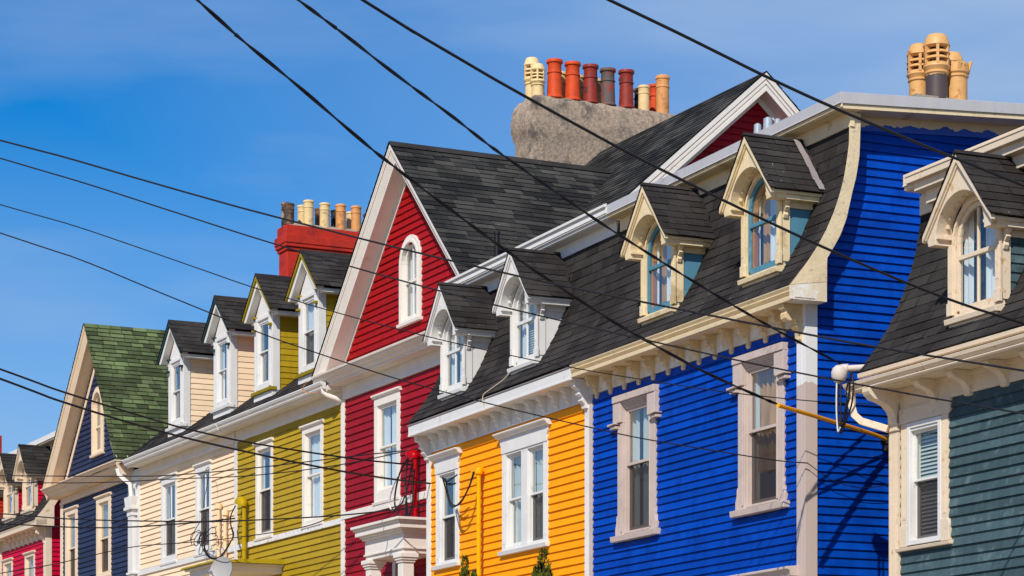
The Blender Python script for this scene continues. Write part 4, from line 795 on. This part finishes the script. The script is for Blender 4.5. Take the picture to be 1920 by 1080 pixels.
# =================================================================== OLIVE and CREAM HOUSES
EAVE = (.35, 7.45); SLP = .75
def eave_house(H, u0, u1, m, fz=7.10, trim='white', deck=-3.1):
    b = MB(); b.box(u0, u1, -.02, .024, fz, 7.33); b.box(u0, u1, .024, .045, fz, fz+.06); b.build('frieze', 'warm_white', H, bevel=.003)
    b = MB(); b.box(u0, u1, -.02, .33, 7.331, 7.35); b.pu([(.30, 7.30), (.32, 7.30), (.33, 7.34), (.33, 7.37), (.29, 7.43), (-.02, 7.60), (-.02, 7.351), (.30, 7.351)], u0, u1); b.build('soffit', 'warm_white', H, bevel=.003)
    b = MB(); b.pu([(.331, 7.34), (.375, 7.34), (.395, 7.37), (.385, 7.385), (.42, 7.42), (.44, 7.46), (.43, 7.475), (.35, 7.46), (.331, 7.46)], u0, u1); b.build('gutter', 'white', H, bevel=.003)
    shingles(H, 'shingle_worn', [(EAVE[0], EAVE[1]), (deck, EAVE[1]+SLP*(EAVE[0]-deck))], u0, u1, course=.14, tab=.33, name='main_roof')
    MB().pu([(deck+.1, 7.3), (deck+.02, EAVE[1]+SLP*(EAVE[0]-deck)-.04), (-9, 9.8), (-9, 7.3)], u0, u1).build('flat_roof', 'dark_room', H)
def plain_dormer(par, uc, m, trim_m, kind, bar=False, extra_trim=None, label=None, n0=-.15):
    """boxy gabled dormer, white front, clapboard cheeks"""
    hw = .50; zs = 7.93; ze = 9.43; ap = 10.12; b = MB()
    gh = .285; z0, z1, rail = 8.13, 9.31, 8.74
    b.box(uc-hw, uc-gh-.01, n0-.1, n0, zs, ze+.02); b.box(uc+gh+.01, uc+hw, n0-.1, n0, zs, ze+.02); b.box(uc-gh-.01, uc+gh+.01, n0-.1, n0, zs, z0-.03); b.box(uc-gh-.01, uc+gh+.01, n0-.1, n0, z1+.02, ze+.02)
    b.pn([(uc-hw, ze+.021), (uc+hw, ze+.021), (uc, ap-.06)], n0-.08, n0-.001)
    for s in (-1, 1):
        x = sorted((uc+s*(gh+.01), uc+s*(gh+.10))); b.box(x[0], x[1], n0, n0+.03, z0-.10, z1+.06)
        x = sorted((uc+s*(hw-.075), uc+s*(hw+.012))); b.box(x[0], x[1], n0, n0+.018, zs, ze)
        x = sorted((uc+s*(hw-.001), uc+s*(hw+.012))); b.box(x[0], x[1], n0-.13, n0, zs, ze-.02)
    b.box(uc-gh-.10, uc+gh+.10, n0, n0+.034, z1+.061, z1+.13); b.box(uc-gh-.01, uc+gh+.01, n0, n0+.028, z0-.12, z0-.03)
    d = b.build('dormer', 'white', par, bevel=.004, label=label)
    for s in (-1, 1):
        x = sorted((uc+s*(gh+.09), uc+s*(gh+.19))); MB().box(x[0], x[1], n0, n0+.07, z1+.131, z1+.17).box(x[0], x[1], n0, n0+.09, z1-.12, z1-.08).build('head_block', trim_m, d, bevel=.003)
    s_ = MB(); s_.pu([(n0-.05, zs-.0), (n0+.08, zs), (n0+.09, zs+.06), (n0-.05, zs+.07)], uc-hw-.03, uc+hw+.03); s_.build('sill', trim_m if extra_trim else 'white', d, bevel=.004)
    s_ = MB(); s_.box(uc-hw, uc+hw, n0-.3, n0+.03, zs-.13, zs-.001); s_.build('apron', 'white', d)
    sashes(d, uc-gh, uc+gh, z0, z1, n0, rail, 'white', screen=bar, fr=.035); recess(d, uc-gh, uc+gh, z0, z1, n0, kind, 'curtain_white', depth=.4, el=.14, er=.10)
    rn = lambda z: EAVE[0]-(z-EAVE[1])/SLP
    for s in (1,):
        siding(d, m, zs-.1, ze, lambda z: (rn(z)-.1, n0-.12) if rn(z)-.1 < n0-.14 else None, plane='side', at=uc+hw-.012, e=.115, name='cheek_siding', t=.014)
    c = MB()
    for s in (-1, 1): x = sorted((uc+s*(hw-.06), uc+s*(hw-.02))); MB().pu([(n0-.1, zs-.1), (n0-.1, ze), (rn(ze)-.1, ze), (rn(zs)-.1, zs)], x[0], x[1]).build('cheek', m, d)
    g = MB()    # box bargeboard reaching forward of the front wall
    for s in (-1, 1):
        g.pn([(uc+s*.72, ze-.03), (uc+s*.72, ze+.045), (uc, ap+.045), (uc, ap-.10), (uc+s*.62, ze-.03)], n0, n0+.15)
        x = sorted((uc+s*.50, uc+s*.72)); g.box(x[0], x[1], rn(ze)-.1, n0-.001, ze-.07, ze-.0)
    g.build('bargeboard', 'white', d, bevel=.004)
    g = MB()
    for s in (-1, 1): MB().pn([(uc+s*.75, ze-.02), (uc+s*.75, ze+.04), (uc, ap+.085), (uc, ap+.0)], n0+.151, n0+.185).build('rake_moulding', trim_m, d, bevel=.003)
    for s in (-1, 1): shingles(d, 'shingle_black', [(uc+s*.785, ze+.025), (uc, ap+.11)], rn(ap)-.25, n0+.195, axis='n', course=.13, tab=.3, name='dormer_roof')
    MB().pn([(uc-.09, ap+.0), (uc, ap+.14), (uc+.09, ap+.02), (uc, ap+.09)], rn(ap)-.2, n0+.196).build('ridge_cap', 'shingle_black', d)
zb = ground_z(-19.5)
H = thing('olive_house', B, -8.4, 0, zb, 'olive green clapboard house between the cream and the crimson house, two olive dormers', 'house')
uL, uR = -11.14, -5.62
holes = [win_simple(H, -7.02, .37, 5.17, 6.76, 5.98, m='warm_white', cas=.14, head=.17, kind='sheer', screen=False), win_simple(H, -9.53, .35, 5.17, 6.76, 5.98, m='warm_white', cas=.11, head=.17, kind='curtain')]
siding(H, 'olive', zb-.3, 7.1, lambda z: (uL+.05, uR), holes, e=.12, name='front_clapboards')
body(H, uL, uR, zb-.3, 7.4); eave_house(H, uL, uR, 'olive')
b = MB(); b.box(uL-.05, uL+.10, -.03, .036, zb-.3, 7.1); b.build('corner_board', 'white', H, bevel=.004)
b = MB(); b.box(uL+.1, uR, -.03, .045, 4.95, 5.055); b.build('belt_board', 'flaky_white', H, bevel=.004, label='white belt board with flaking paint')
plain_dormer(H, -9.99, 'olive', 'olive_trim', 'curtain', extra_trim=True, label='left olive dormer with open curtains'); plain_dormer(H, -7.62, 'olive', 'olive_trim', 'sheer', bar=True, extra_trim=True, label='right olive dormer with a screen in its lower sash')
# red painted chimney
b = MB(); b.box(-11.62, -11.15, -3.4, -1.08, 7.6, 11.05)
for i, (z0, z1, o) in enumerate(((11.051, 11.12, .03), (11.121, 11.19, .06), (11.191, 11.36, .075), (11.361, 11.56, .03))): b.box(-11.62-o, -11.15+o, -3.4-o, -1.08+o, z0, z1)
ch = b.build('chimney', 'red_brick_paint', H, bevel=.012)
lumpy('mortar_cap', 'mortar', ch, [(11.56, -11.385, -2.24, .24, 1.15), (11.60, -11.385, -2.24, .21, 1.12), (11.63, -11.385, -2.24, .16, 1.0)], amp=.012, cr=.05)
for n_, m_, h_, be in ((-1.16, 'clay_brown', .42, 0), (-1.58, 'clay_buff', .53, 0), (-1.93, 'clay_buff', .51, 0), (-2.28, 'clay_tan', .52, 0), (-2.62, 'clay_tan', .52, 0), (-2.95, 'clay_tan', .5, 0)): pot_plain(ch, -11.25, n_, 11.58, h_, .105, m_, be)
for n_, m_, h_ in ((-1.2, 'soot', .50), (-1.55, 'clay_buff', .48), (-1.93, 'clay_brown', .46), (-2.28, 'soot', .46), (-2.62, 'clay_buff', .46), (-3.0, 'clay_brown', .46)): pot_plain(ch, -11.52, n_, 11.58, h_, .10, m_, 0)
# porch canopy shared corner and masts
b = MB(); b.box(-10.35, -8.6, -.02, 1.25, 4.30, 4.42); b.box(-10.43, -8.52, -.02, 1.33, 4.421, 4.46); pc = b.build('porch_canopy', 'warm_white', H, bevel=.005)
b = MB(); b.prism([(-10.5, -.02, 4.461), (-8.45, -.02, 4.461), (-8.45, 1.4, 4.461), (-10.5, 1.4, 4.461)], [(-10.45, -.02, 4.56), (-8.5, -.02, 4.56), (-8.48, 1.37, 4.50), (-10.47, 1.37, 4.50)]); b.build('canopy_roof', 'olive_trim', pc, bevel=.004)
for uu in (-10.2, -8.8):
    b = MB(); b.box(uu-.09, uu+.09, 1.0, 1.18, zb+.1, 4.299); b.build('porch_post', 'warm_white', pc)
b = MB(); b.tube([(-10.38, .12, 4.5), (-10.38, .12, 5.76)], .045, 12); b.tube([(-10.38, .12, 4.9), (-10.38, .12, 4.94)], .056, 12); head(b, -10.40, .14, 5.80, .15); ms = b.build('service_mast', 'mast_olive', H, smooth=True)
b = MB()
random.seed(5)
for j in range(5):
    o = random.uniform(-.05, .05); b.loop([(-10.75+o, .18, 5.80), (-10.85+o, .24, 5.6), (-10.78+o, .26, 5.4), (-10.62+o*2, .28, 5.2), (-10.75, .3, 5.0+o), (-11.2, .32, 4.80+o), (-11.7, .34, 4.82+o), (-12.1, .34, 5.0+o*3), (-12.15+o*2, .32, 5.3+o*3)], .009, 6)
for j in range(7):
    cx, cz_, ra, rb, tl = -12.05+random.uniform(-.35, .45), 5.28+random.uniform(-.14, .16), random.uniform(.22, .5), random.uniform(.10, .26), random.uniform(-.8, .8)
    a0 = random.uniform(0, 6); pts = []
    for k in range(9):
        a = a0+k*.72; x = ra*math.cos(a); z = rb*math.sin(a); pts.append((cx+x*math.cos(tl)-z*math.sin(tl), .3+.02*k, cz_+(x*math.sin(tl)+z*math.cos(tl))*.7))
    b.loop(pts, .008, 6)
b.loop([(-12.4, .2, 6.7), (-12.1, .25, 6.72), (-11.95, .3, 6.5), (-12.2, .3, 6.1), (-12.3, .3, 5.85), (-12.2, .3, 5.7), (-12.05, .3, 5.72)], .006, 6)
b.build('cable_loop', 'rubber', ms, smooth=True)

zb = ground_z(-25.5)
H = thing('cream_house', B, -14.4, 0, zb, 'pale cream clapboard house with white windows and two cream dormers', 'house')
uL, uR = -17.9, -11.19
holes = [win_simple(H, -15.24, .40, 5.22, 6.74, 5.98, m='white', cas=.12, head=.19, mull=True, kind='curtain', sillz=.14), win_simple(H, -13.05, .36, 5.22, 6.74, 5.98, m='white', cas=.12, head=.19, mull=True, kind='curtain', sillz=.14)]
siding(H, 'cream', zb-.3, 7.1, lambda z: (uL+.6, uR), holes, e=.118, name='front_clapboards')
body(H, uL, uR, zb-.3, 7.4); eave_house(H, uL+.65, uR, 'cream')
shingles(H, 'shingle_worn', [(EAVE[0], EAVE[1]), (-3.1, EAVE[1]+SLP*(EAVE[0]+3.1))], -20.2, uL+.65, course=.14, tab=.33, name='valley_roof')
b = MB(); b.box(uL-.0, uL+.62, -.12, .0, zb-.3, 7.1); b.box(uL+.5, uL+.66, -.03, .036, zb-.3, 7.1); b.box(uL, uL+.65, -.02, .024, 7.1, 7.33); b.build('corner_board', 'white', H, bevel=.004)
b = MB(); b.box(uL+.66, uR, -.03, .045, 4.95, 5.07); b.build('belt_board', 'white', H, bevel=.004)
b = MB(); b.box(uL+.14, uL+.46, .02, .13, zb, 6.42); b.box(uL+.02, uL+.56, .0, .20, 6.43, 6.50); b.pn([(uL+.10, 6.501), (uL+.50, 6.501), (uL+.56, 6.72), (uL+.02, 6.72)], .0, .19); b.box(uL+.10, uL+.50, .0, .15, 6.30, 6.429); b.box(uL+.08, uL+.54, .0, .16, 5.0, 5.05)
b.tube([(uL+.30, .10, 6.7), (uL+.28, .12, 7.0), (uL+.22, .2, 7.08), (uL+.12, .33, 7.22), (uL+.1, .36, 7.36)], .06, 4); b.build('downspout', 'white', H, bevel=.006)
plain_dormer(H, -15.25, 'cream', 'dark_green_trim', 'curtain', label='left cream dormer nearest the green roof'); plain_dormer(H, -12.36, 'cream', 'dark_green_trim', 'curtainwide', label='right cream dormer beside the olive one')
for uu, zt in ((-11.92, 5.97), (-11.54, 5.80)):
    b = MB(); b.tube([(uu, .1, 4.5), (uu, .1, zt)], .035, 10); b.tube([(uu, .1, zt-.10), (uu, .1, zt)], .07, 10); b.tube([(uu, .1, 5.2), (uu, .1, 5.25)], .05, 10); b.build('service_mast', 'mast_cream', H, smooth=True)

# =================================================================== NAVY HOUSE
zb = ground_z(-33)
H = thing('navy_house', B, -20.6, 0, zb, 'dark navy clapboard house with a steep mossy green shingle roof and peach coloured bargeboards', 'house')
uL, uR = -23.40, -17.92; AP = (-20.2, 10.97); LF = (-23.66, 7.58); RF = (-17.75, 7.50)
holes = [win_simple(H, -22.52, .31, 5.25, 6.82, 6.02, m='peach_white', cas=.20, head=.18, kind='blind'), win_simple(H, -19.93, .36, 5.25, 6.84, 6.02, m='peach_white', cas=.20, head=.18, kind='blind')]
siding(H, 'navy', zb-.3, 7.14, lambda z: (uL+.15, uR-.1), holes, e=.118, name='front_clapboards')
siding(H, 'navy', 7.55, 10.6, lambda z: (AP[0]-(AP[1]-.30-z)/.98, AP[0]+(AP[1]-.25-z)/1.42) if z < 10.5 else None, [(-20.75, -20.0, 8.05, 9.45)], e=.118, name='gable_clapboards')
body(H, uL, uR, zb-.3, 7.4)
arched_window(H, -20.37, 8.10, 9.44, 8.66, 'peach_white', False, 'blind', hw=.31, cas=.14)
for x0, x1 in ((uL-.03, uL+.16), (uR-.16, uR+.03)): MB().box(x0, x1, -.12, .036, zb-.3, 7.15).build('corner_board', 'peach_white', H, bevel=.004)
b = MB(); b.box(uL-.03, uR+.03, -.02, .024, 7.15, 7.31); b.box(uL-.03, uR+.03, .024, .05, 7.15, 7.20); b.build('frieze', 'peach_white', H, bevel=.003)
b = MB(); b.pu([(-.02, 7.311), (.21, 7.311), (.21, 7.50), (-.02, 7.58)], uL-.3, uR+.15); b.build('soffit', 'peach_white', H, bevel=.003)
b = MB(); b.pu([(.211, 7.32), (.25, 7.32), (.26, 7.345), (.255, 7.36), (.31, 7.395), (.33, 7.425), (.325, 7.44), (.39, 7.475), (.41, 7.50), (.405, 7.515), (.44, 7.525), (.445, 7.55), (.211, 7.55)], uL-.34, uR+.18); b.build('gutter', 'peach_white', H, bevel=.003)
crown_block(H, [LF, AP, (-18.9, 9.15), (-18.2, 8.05), RF], .41, 'peach_white')
b = MB(); b.pn([(LF[0]+.45, 7.56), (LF[0]+.62, 7.56), (AP[0], 10.38), (AP[0], 10.55)], 0, .03); b.build('rake_trim', 'peach_white', H, bevel=.003)
shingles(H, 'shingle_green', [(LF[0]-.02, LF[1]), (AP[0], AP[1]+.02)], -6, .425, axis='n', course=.128, tab=.30, name='gable_roof', lift=.02, gap=.014)
shingles(H, 'shingle_green', [(RF[0], RF[1]), (-18.2, 8.07), (-18.9, 9.17), (AP[0], AP[1]+.02)], -6, .425, axis='n', course=.128, tab=.30, name='gable_roof', lift=.022, gap=.016)
MB().pn([(-23.2, 7.5), (AP[0], 10.5), (-18.3, 7.9), (-18.3, 7.5)], -6, -.62).build('gable_body', 'dark_room', H)

# =================================================================== MAGENTA and ORANGE-RED HOUSES
def far_mansard(name, label, u0, u1, m, dorm, DZ, sidewall):
    zb = ground_z(-11.5+u1)
    H = thing(name, B, (u0+u1)/2, 0, zb, label, 'house')
    hs_ = [win_simple(H, u1-1.42-i*2.1, .33, 4.75, 6.12, 5.4, m='buff_trim', cas=.13, head=.14, kind='curtain') for i in range(2)]
    siding(H, m, zb-.3, 6.50, lambda z: (u0, u1-.12), hs_, e=.118, name='front_clapboards')
    if sidewall: siding(H, m, zb-.3, 9.1, lambda z: (-9, -.1 if z < 6.8 else cz_n(z, DZ)-.06), plane='side', at=u1, e=.118, name='side_clapboards')
    body(H, u0, u1, zb-.3, 8.9)
    b = MB(); b.box(u1-.16, u1+.033, -.13, .035, zb-.3, 5.735+DZ); b.build('corner_board', 'buff_trim', H, bevel=.004)
    b = MB(); b.box(u0, u1-.16, -.02, .022, 6.50, 5.735+DZ); b.build('frieze', 'buff_trim', H)
    b = MB(); b.box(u0, u1+.2, .0221, .30, 5.735+DZ, 5.76+DZ); b.pu([(.30, 5.73+DZ), (.32, 5.73+DZ), (.325, 5.82+DZ), (.35, 5.87+DZ), (.05, 5.91+DZ), (.05, 5.77+DZ)], u0, u1+.24); b.build('eaves_cornice', 'buff_trim', H, bevel=.003)
    if sidewall:
        b = MB(); b.pu([(.352, 5.73+DZ), (.352, 5.885+DZ), (.27, 5.975+DZ), (-.129, 5.975+DZ), (-.129, 5.73+DZ)], u1+.21, u1+.24); b.build('cornice_return', 'buff_trim', H); rake_board(H, u1, DZ, 'buff_trim')
    mansard_house(H, u0, u1, DZ, 'buff_trim', 'white', endr=.235, ends=(sidewall, False))
    MB().box(u0, u1, -9, -.5, 9.0, 9.1).build('flat_roof', 'shingle_black', H)
    brackets(H, [u1-.35-.42*i for i in range(8)], 5.735+DZ, BR_SCROLL, .10, 'buff_trim'); brackets(H, [u1-.08], 5.735+DZ, BR_SCROLL, .13, 'buff_trim', name='corner_bracket', sc=1.4)
    for i, x in enumerate(dorm): gothic_dormer(H, x, DZ+.03, 'buff_trim', m, 'buff_trim', mull=False, kind='curtain', cheek_siding=True, label=('right dormer nearest the navy gable' if i == 0 else 'left dormer') if len(dorm) > 1 else None)
    return H
far_mansard('magenta_house', 'magenta clapboard house with a black mansard at the far left, past the navy gable', -28.9, -24.76, 'magenta', (-25.97, -27.78), 1.03, True)
H2 = far_mansard('orange_red_house', 'orange red house cut off by the left edge of the photo', -33.5, -28.92, 'orange_red', (-29.75,), 1.03, False)
MB().box(-34.6, -33.9, -1.31, -.8, 9.0, 10.3).build('chimney', 'red_brick_paint', H2, bevel=.01)

# =================================================================== street furniture: dish, cedars
b = MB(); D = thing('satellite_dish', B, -10.2, 0, 4.56, 'round grey satellite dish on the olive porch canopy', 'satellite dish')
dn = Vector((.45, .8, .2)).normalized(); ax = dn.cross(Vector((0, 0, 1))).normalized(); ay = ax.cross(dn); C0 = Vector((-7.9, 1.45, 4.22)); rr = .27
D.location = B.w(-8.1, 1.3, 4.45); OFF[D.name] = (-8.1, -1.3, 4.45); off = (-8.1, 0, 4.45)
b2 = MB(); prev = None; k = 28; rings = []
for j in range(6):
    f = j/5; rings.append([C0+ax*rr*f*math.cos(6.28318*q/k)*1.0+ay*rr*f*math.sin(6.28318*q/k)+dn*(.07*f*f) for q in range(k)])
for sh_, sg in ((0., 1), (-.012, -1)):
    for j in range(5):
        for q in range(k): b2.poly([tuple(v+dn*sh_) for v in (rings[j][q], rings[j][(q+1) % k], rings[j+1][(q+1) % k], rings[j+1][q])])
def shift(b, n): b.v = [(x, y+n, z) for x, y, z in b.v]
shift(b2, 1.3); b2.build('reflector', 'dish', D, off=off, recalc=False, smooth=True)
b3 = MB().tube([(-7.9, 1.44, 4.2), (-8.1, 1.36, 4.28), (-8.5, 1.30, 4.44)], .02, 8); shift(b3, 1.3); b3.build('bracket_arm', 'galvanised', D, off=off)
b3 = MB().tube([tuple(C0-ay*.24+dn*.05), tuple(C0-ay*.12+dn*.33)], .012, 8).tube([tuple(C0-ay*.13+dn*.30), tuple(C0-ay*.09+dn*.36)], .03, 8); shift(b3, 1.3); b3.build('feed_horn', 'galvanised', D, off=off)

def cedar(u, n, ztop, label, seed, wid=.34):
    random.seed(seed); zb = ground_z(u)+.13; h = ztop-zb
    T = thing('cedar_tree', A, u, n, zb, label, 'tree', 'young cedars in front of the yellow house')
    T.location = A.w(u, n, zb); off = (u, -n, zb)
    t_ = MB().tube([(u, n, zb), (u+.02, n, zb+h*.5), (u, n, ztop-.25)], .05, 8, rs=[.06, .035, .008])
    shift(t_, n); t_.build('trunk', 'bark', T, off=(u, 0, zb))
    b = MB(); U = random.uniform
    tips = [(0, 0, 0, 1.)]+[(U(-.16, .16), U(-.12, .12), -U(.12, .45), .55) for _ in range(7)]
    for i in range(9500):
        f = U(0, 1)**1.35; tip = random.choice(tips)
        zc = ztop+tip[2]-f*(h-.4)*(1 if tip[3] == 1 else .4); r = (wid*min(1, .05+f*1.6)**.8)*tip[3]*(.55+.45*random.random()); a = U(0, 6.283)
        x = u+tip[0]+r*math.cos(a); y = n+tip[1]+r*math.sin(a); s = U(.012, .028)
        d = Vector((math.cos(a)*.5+U(-.3, .3), math.sin(a)*.5+U(-.3, .3), 1.2)).normalized(); c = d.cross(Vector((U(-1, 1), U(-1, 1), U(-1, 1)))).normalized()
        p = Vector((x, y, zc)); q = d*s*2.0; ww = c*s*.5
        b.poly([tuple(p-ww), tuple(p+ww), tuple(p+q+ww*.3), tuple(p+q-ww*.3)], U(-1, 1))
    shift(b, n); b.build('crown', 'cedar', T, off=(u, 0, zb), recalc=False)
cedar(-7.23, 1.2, 3.40, 'narrow young cedar with a single tip beside the yellow conduit', 11, .30)
cedar(-4.62, 1.2, 3.26, 'bushier young cedar under the double window of the yellow house', 12, .40)

# =================================================================== overhead cables
def pw(px, py, Y): return Vector(((px-960)/F*Y, Y, (HZ-py)/F*Y))
def cable(pts, Y0, Y1, r, label, m='rubber', twist=False, name='overhead_cable', group='overhead cables crossing the street', parent=None):
    """pts were measured on the photo and are carried to real distances between Y0 and Y1"""
    if len(pts) > 7:
        import numpy as np
        xs = np.array([p[0] for p in pts], float); ys = np.array([p[1] for p in pts], float); cf = np.polyfit((xs-xs[0])/(xs[-1]-xs[0]), ys, 5)
        pts = [(x, .25*y+.75*float(np.polyval(cf, (x-xs[0])/(xs[-1]-xs[0])))) for x, y in pts]
    x0, x1 = pts[0][0], pts[-1][0]; P = [pw(x, y, Y0+(Y1-Y0)*(x-x0)/(x1-x0)) for x, y in pts]
    a = P[0]+(P[0]-P[1]).normalized()*6 if pts[0][0] <= 2 or pts[0][1] <= 2 else P[0]
    P = [a]+P if a is not P[0] else P
    if pts[-1][0] >= 1919: P.append(P[-1]+(P[-1]-P[-2]).normalized()*6)
    out = []
    Q = [P[0]*2-P[1]]+P+[P[-1]*2-P[-2]]
    for i in range(1, len(Q)-2):
        for k in range(8):
            t = k/8; out.append(.5*((2*Q[i])+(-Q[i-1]+Q[i+1])*t+(2*Q[i-1]-5*Q[i]+4*Q[i+1]-Q[i+2])*t*t+(-Q[i-1]+3*Q[i]-3*Q[i+1]+Q[i+2])*t**3))
    out.append(P[-1]); o0 = out[-1].copy() if Y1 > Y0 else out[0].copy()
    me_ = MB(); loc = [v-o0 for v in out]
    if twist:
        fine = []
        for a_, c_ in zip(loc, loc[1:]):
            n2 = max(1, int((c_-a_).length/.07)); fine += [a_+(c_-a_)*j/n2 for j in range(n2)]
        fine.append(loc[-1])
        for k in range(2):
            pts_ = []
            for j, v in enumerate(fine):
                ph = j*.55+k*math.pi; pts_.append((v.x+math.cos(ph)*r*.8, -(v.y), v.z+math.sin(ph)*r*.8))
            me_.tube(pts_, r*.85, 6)
    else: me_.tube([(v.x, -v.y, v.z) for v in loc], r, 8)
    o = me_.build(name, m, parent, off=(0, 0, 0), smooth=True); o.location = o0
    if parent is None: tag(o, label, 'cable', group)
    return o
ca = cable([(362, -8), (450, 75), (560, 155), (681, 270), (740, 316), (830, 381), (960, 477), (1054, 540), (1155, 607), (1222, 642), (1322, 700), (1422, 744), (1460, 760), (1560, 790), (1622, 809), (1668, 829)], 20.4, 29.35, .011, 'black twisted cable ending in a yellow sleeve on the blue side wall', twist=True)
sv = cable([(1459, 760), (1510, 775), (1560, 790), (1622, 809), (1650, 819), (1666, 827)], 27.35, 29.32, .023, '', m='sleeve', name='cable_sleeve', parent=None)
sv.location = sv.location-ca.location; sv.parent = ca
for k in ('label', 'category', 'group'):
    if k in sv: del sv[k]
sv['label'] = 'yellow plastic sleeve'
b = MB(); c0 = pw(1660, 824, 29.3); b.box(-.05, .05, -.05, .05, -.06, .05); b.box(.02, .09, -.04, .04, -.11, -.02); b.box(-.02, .03, -.05, .03, -.14, -.04)
cl = b.build('clamp', 'rubber', None, off=(0, 0, 0), bevel=.012); cl.location = c0-ca.location; cl.parent = ca
cable([(552, -6), (640, 60), (740, 140), (850, 215), (911, 270), (960, 304), (1085, 390), (1172, 447), (1320, 539), (1440, 611), (1527, 656), (1592, 690)], 19.5, 28.6, .010, 'black twisted cable running down to the white weatherhead on the teal house', twist=True)
cable([(672, -6), (760, 52), (860, 108), (960, 166), (1144, 269), (1250, 324), (1360, 377), (1440, 415), (1560, 470), (1720, 540), (1830, 578), (1919, 607)], 19., 23.5, .012, 'thick black cable passing just under the big grey chimney')
cable([(1130, -6), (1267, 60), (1360, 105), (1440, 146), (1560, 200), (1725, 270), (1830, 312), (1919, 348)], 18.5, 20.5, .012, 'highest black cable, leaving the photo at the right edge beside the topmost dormer')
cable([(0, 264), (120, 292), (250, 333), (370, 368), (480, 398), (675, 445), (792, 475), (960, 516), (1067, 539), (1200, 565), (1440, 612), (1650, 652), (1919, 695)], 27, 21., .010, 'black cable starting highest on the left edge and crossing the whole row')
cable([(0, 297), (160, 343), (320, 395), (480, 448), (655, 499), (805, 540), (960, 579), (1210, 636), (1440, 690), (1705, 737), (1919, 776)], 27, 21., .008, 'black cable starting second highest on the left edge')
cable([(0, 384), (130, 420), (250, 460), (380, 506), (480, 543), (630, 585), (800, 629), (960, 667), (1085, 692), (1235, 717), (1372, 737), (1540, 752), (1685, 759)], 27, 28.6, .006, 'thin black cable from the middle of the left edge to the teal corner')
cable([(0, 437), (150, 486), (300, 549), (480, 622), (567, 652), (730, 706), (855, 740), (960, 767), (1135, 809), (1232, 827), (1440, 860), (1515, 869)], 27, 28.9, .007, 'thin black cable tied to the taupe corner board of the blue house')
cable([(0, 692), (125, 737), (312, 794), (375, 810), (480, 832), (655, 859), (775, 872)], 34, 41.2, .014, 'black cable from the left edge to the red service mast', twist=False)
cable([(0, 710), (122, 755), (305, 810), (480, 851), (627, 881), (740, 899), (840, 910)], 33, 39.6, .015, 'black cable from the left edge to the yellow service mast', twist=False)
cable([(0, 892), (240, 893), (337, 890), (480, 877), (640, 858), (755, 845)], 50, 41.2, .010, 'nearly level thin cable below the navy gutter')
cable([(0, 905), (175, 905), (330, 898), (480, 891), (640, 871), (797, 838)], 48, 41., .009, 'nearly level thin cable just under another below the navy gutter')
cable([(0, 963), (150, 974), (375, 978), (480, 975), (640, 966), (780, 950), (892, 929)], 46, 39.2, .012, 'thin cable sagging across the navy and cream windows')
cable([(0, 982), (150, 989), (250, 988), (375, 979), (440, 972)], 50, 46., .014, 'thin cable drooping to the olive service mast')
cable([(0, 1075), (100, 1058), (240, 1027), (340, 1018), (425, 1010), (560, 990), (634, 965)], 50, 43.5, .009, 'lowest thin cable rising to the right across the olive belt board')
cable([(1515, 869), (1560, 900), (1610, 914), (1655, 911), (1678, 902)], 28.9, 29.3, .005, 'short slack wire hanging in the gap between the blue and teal houses')
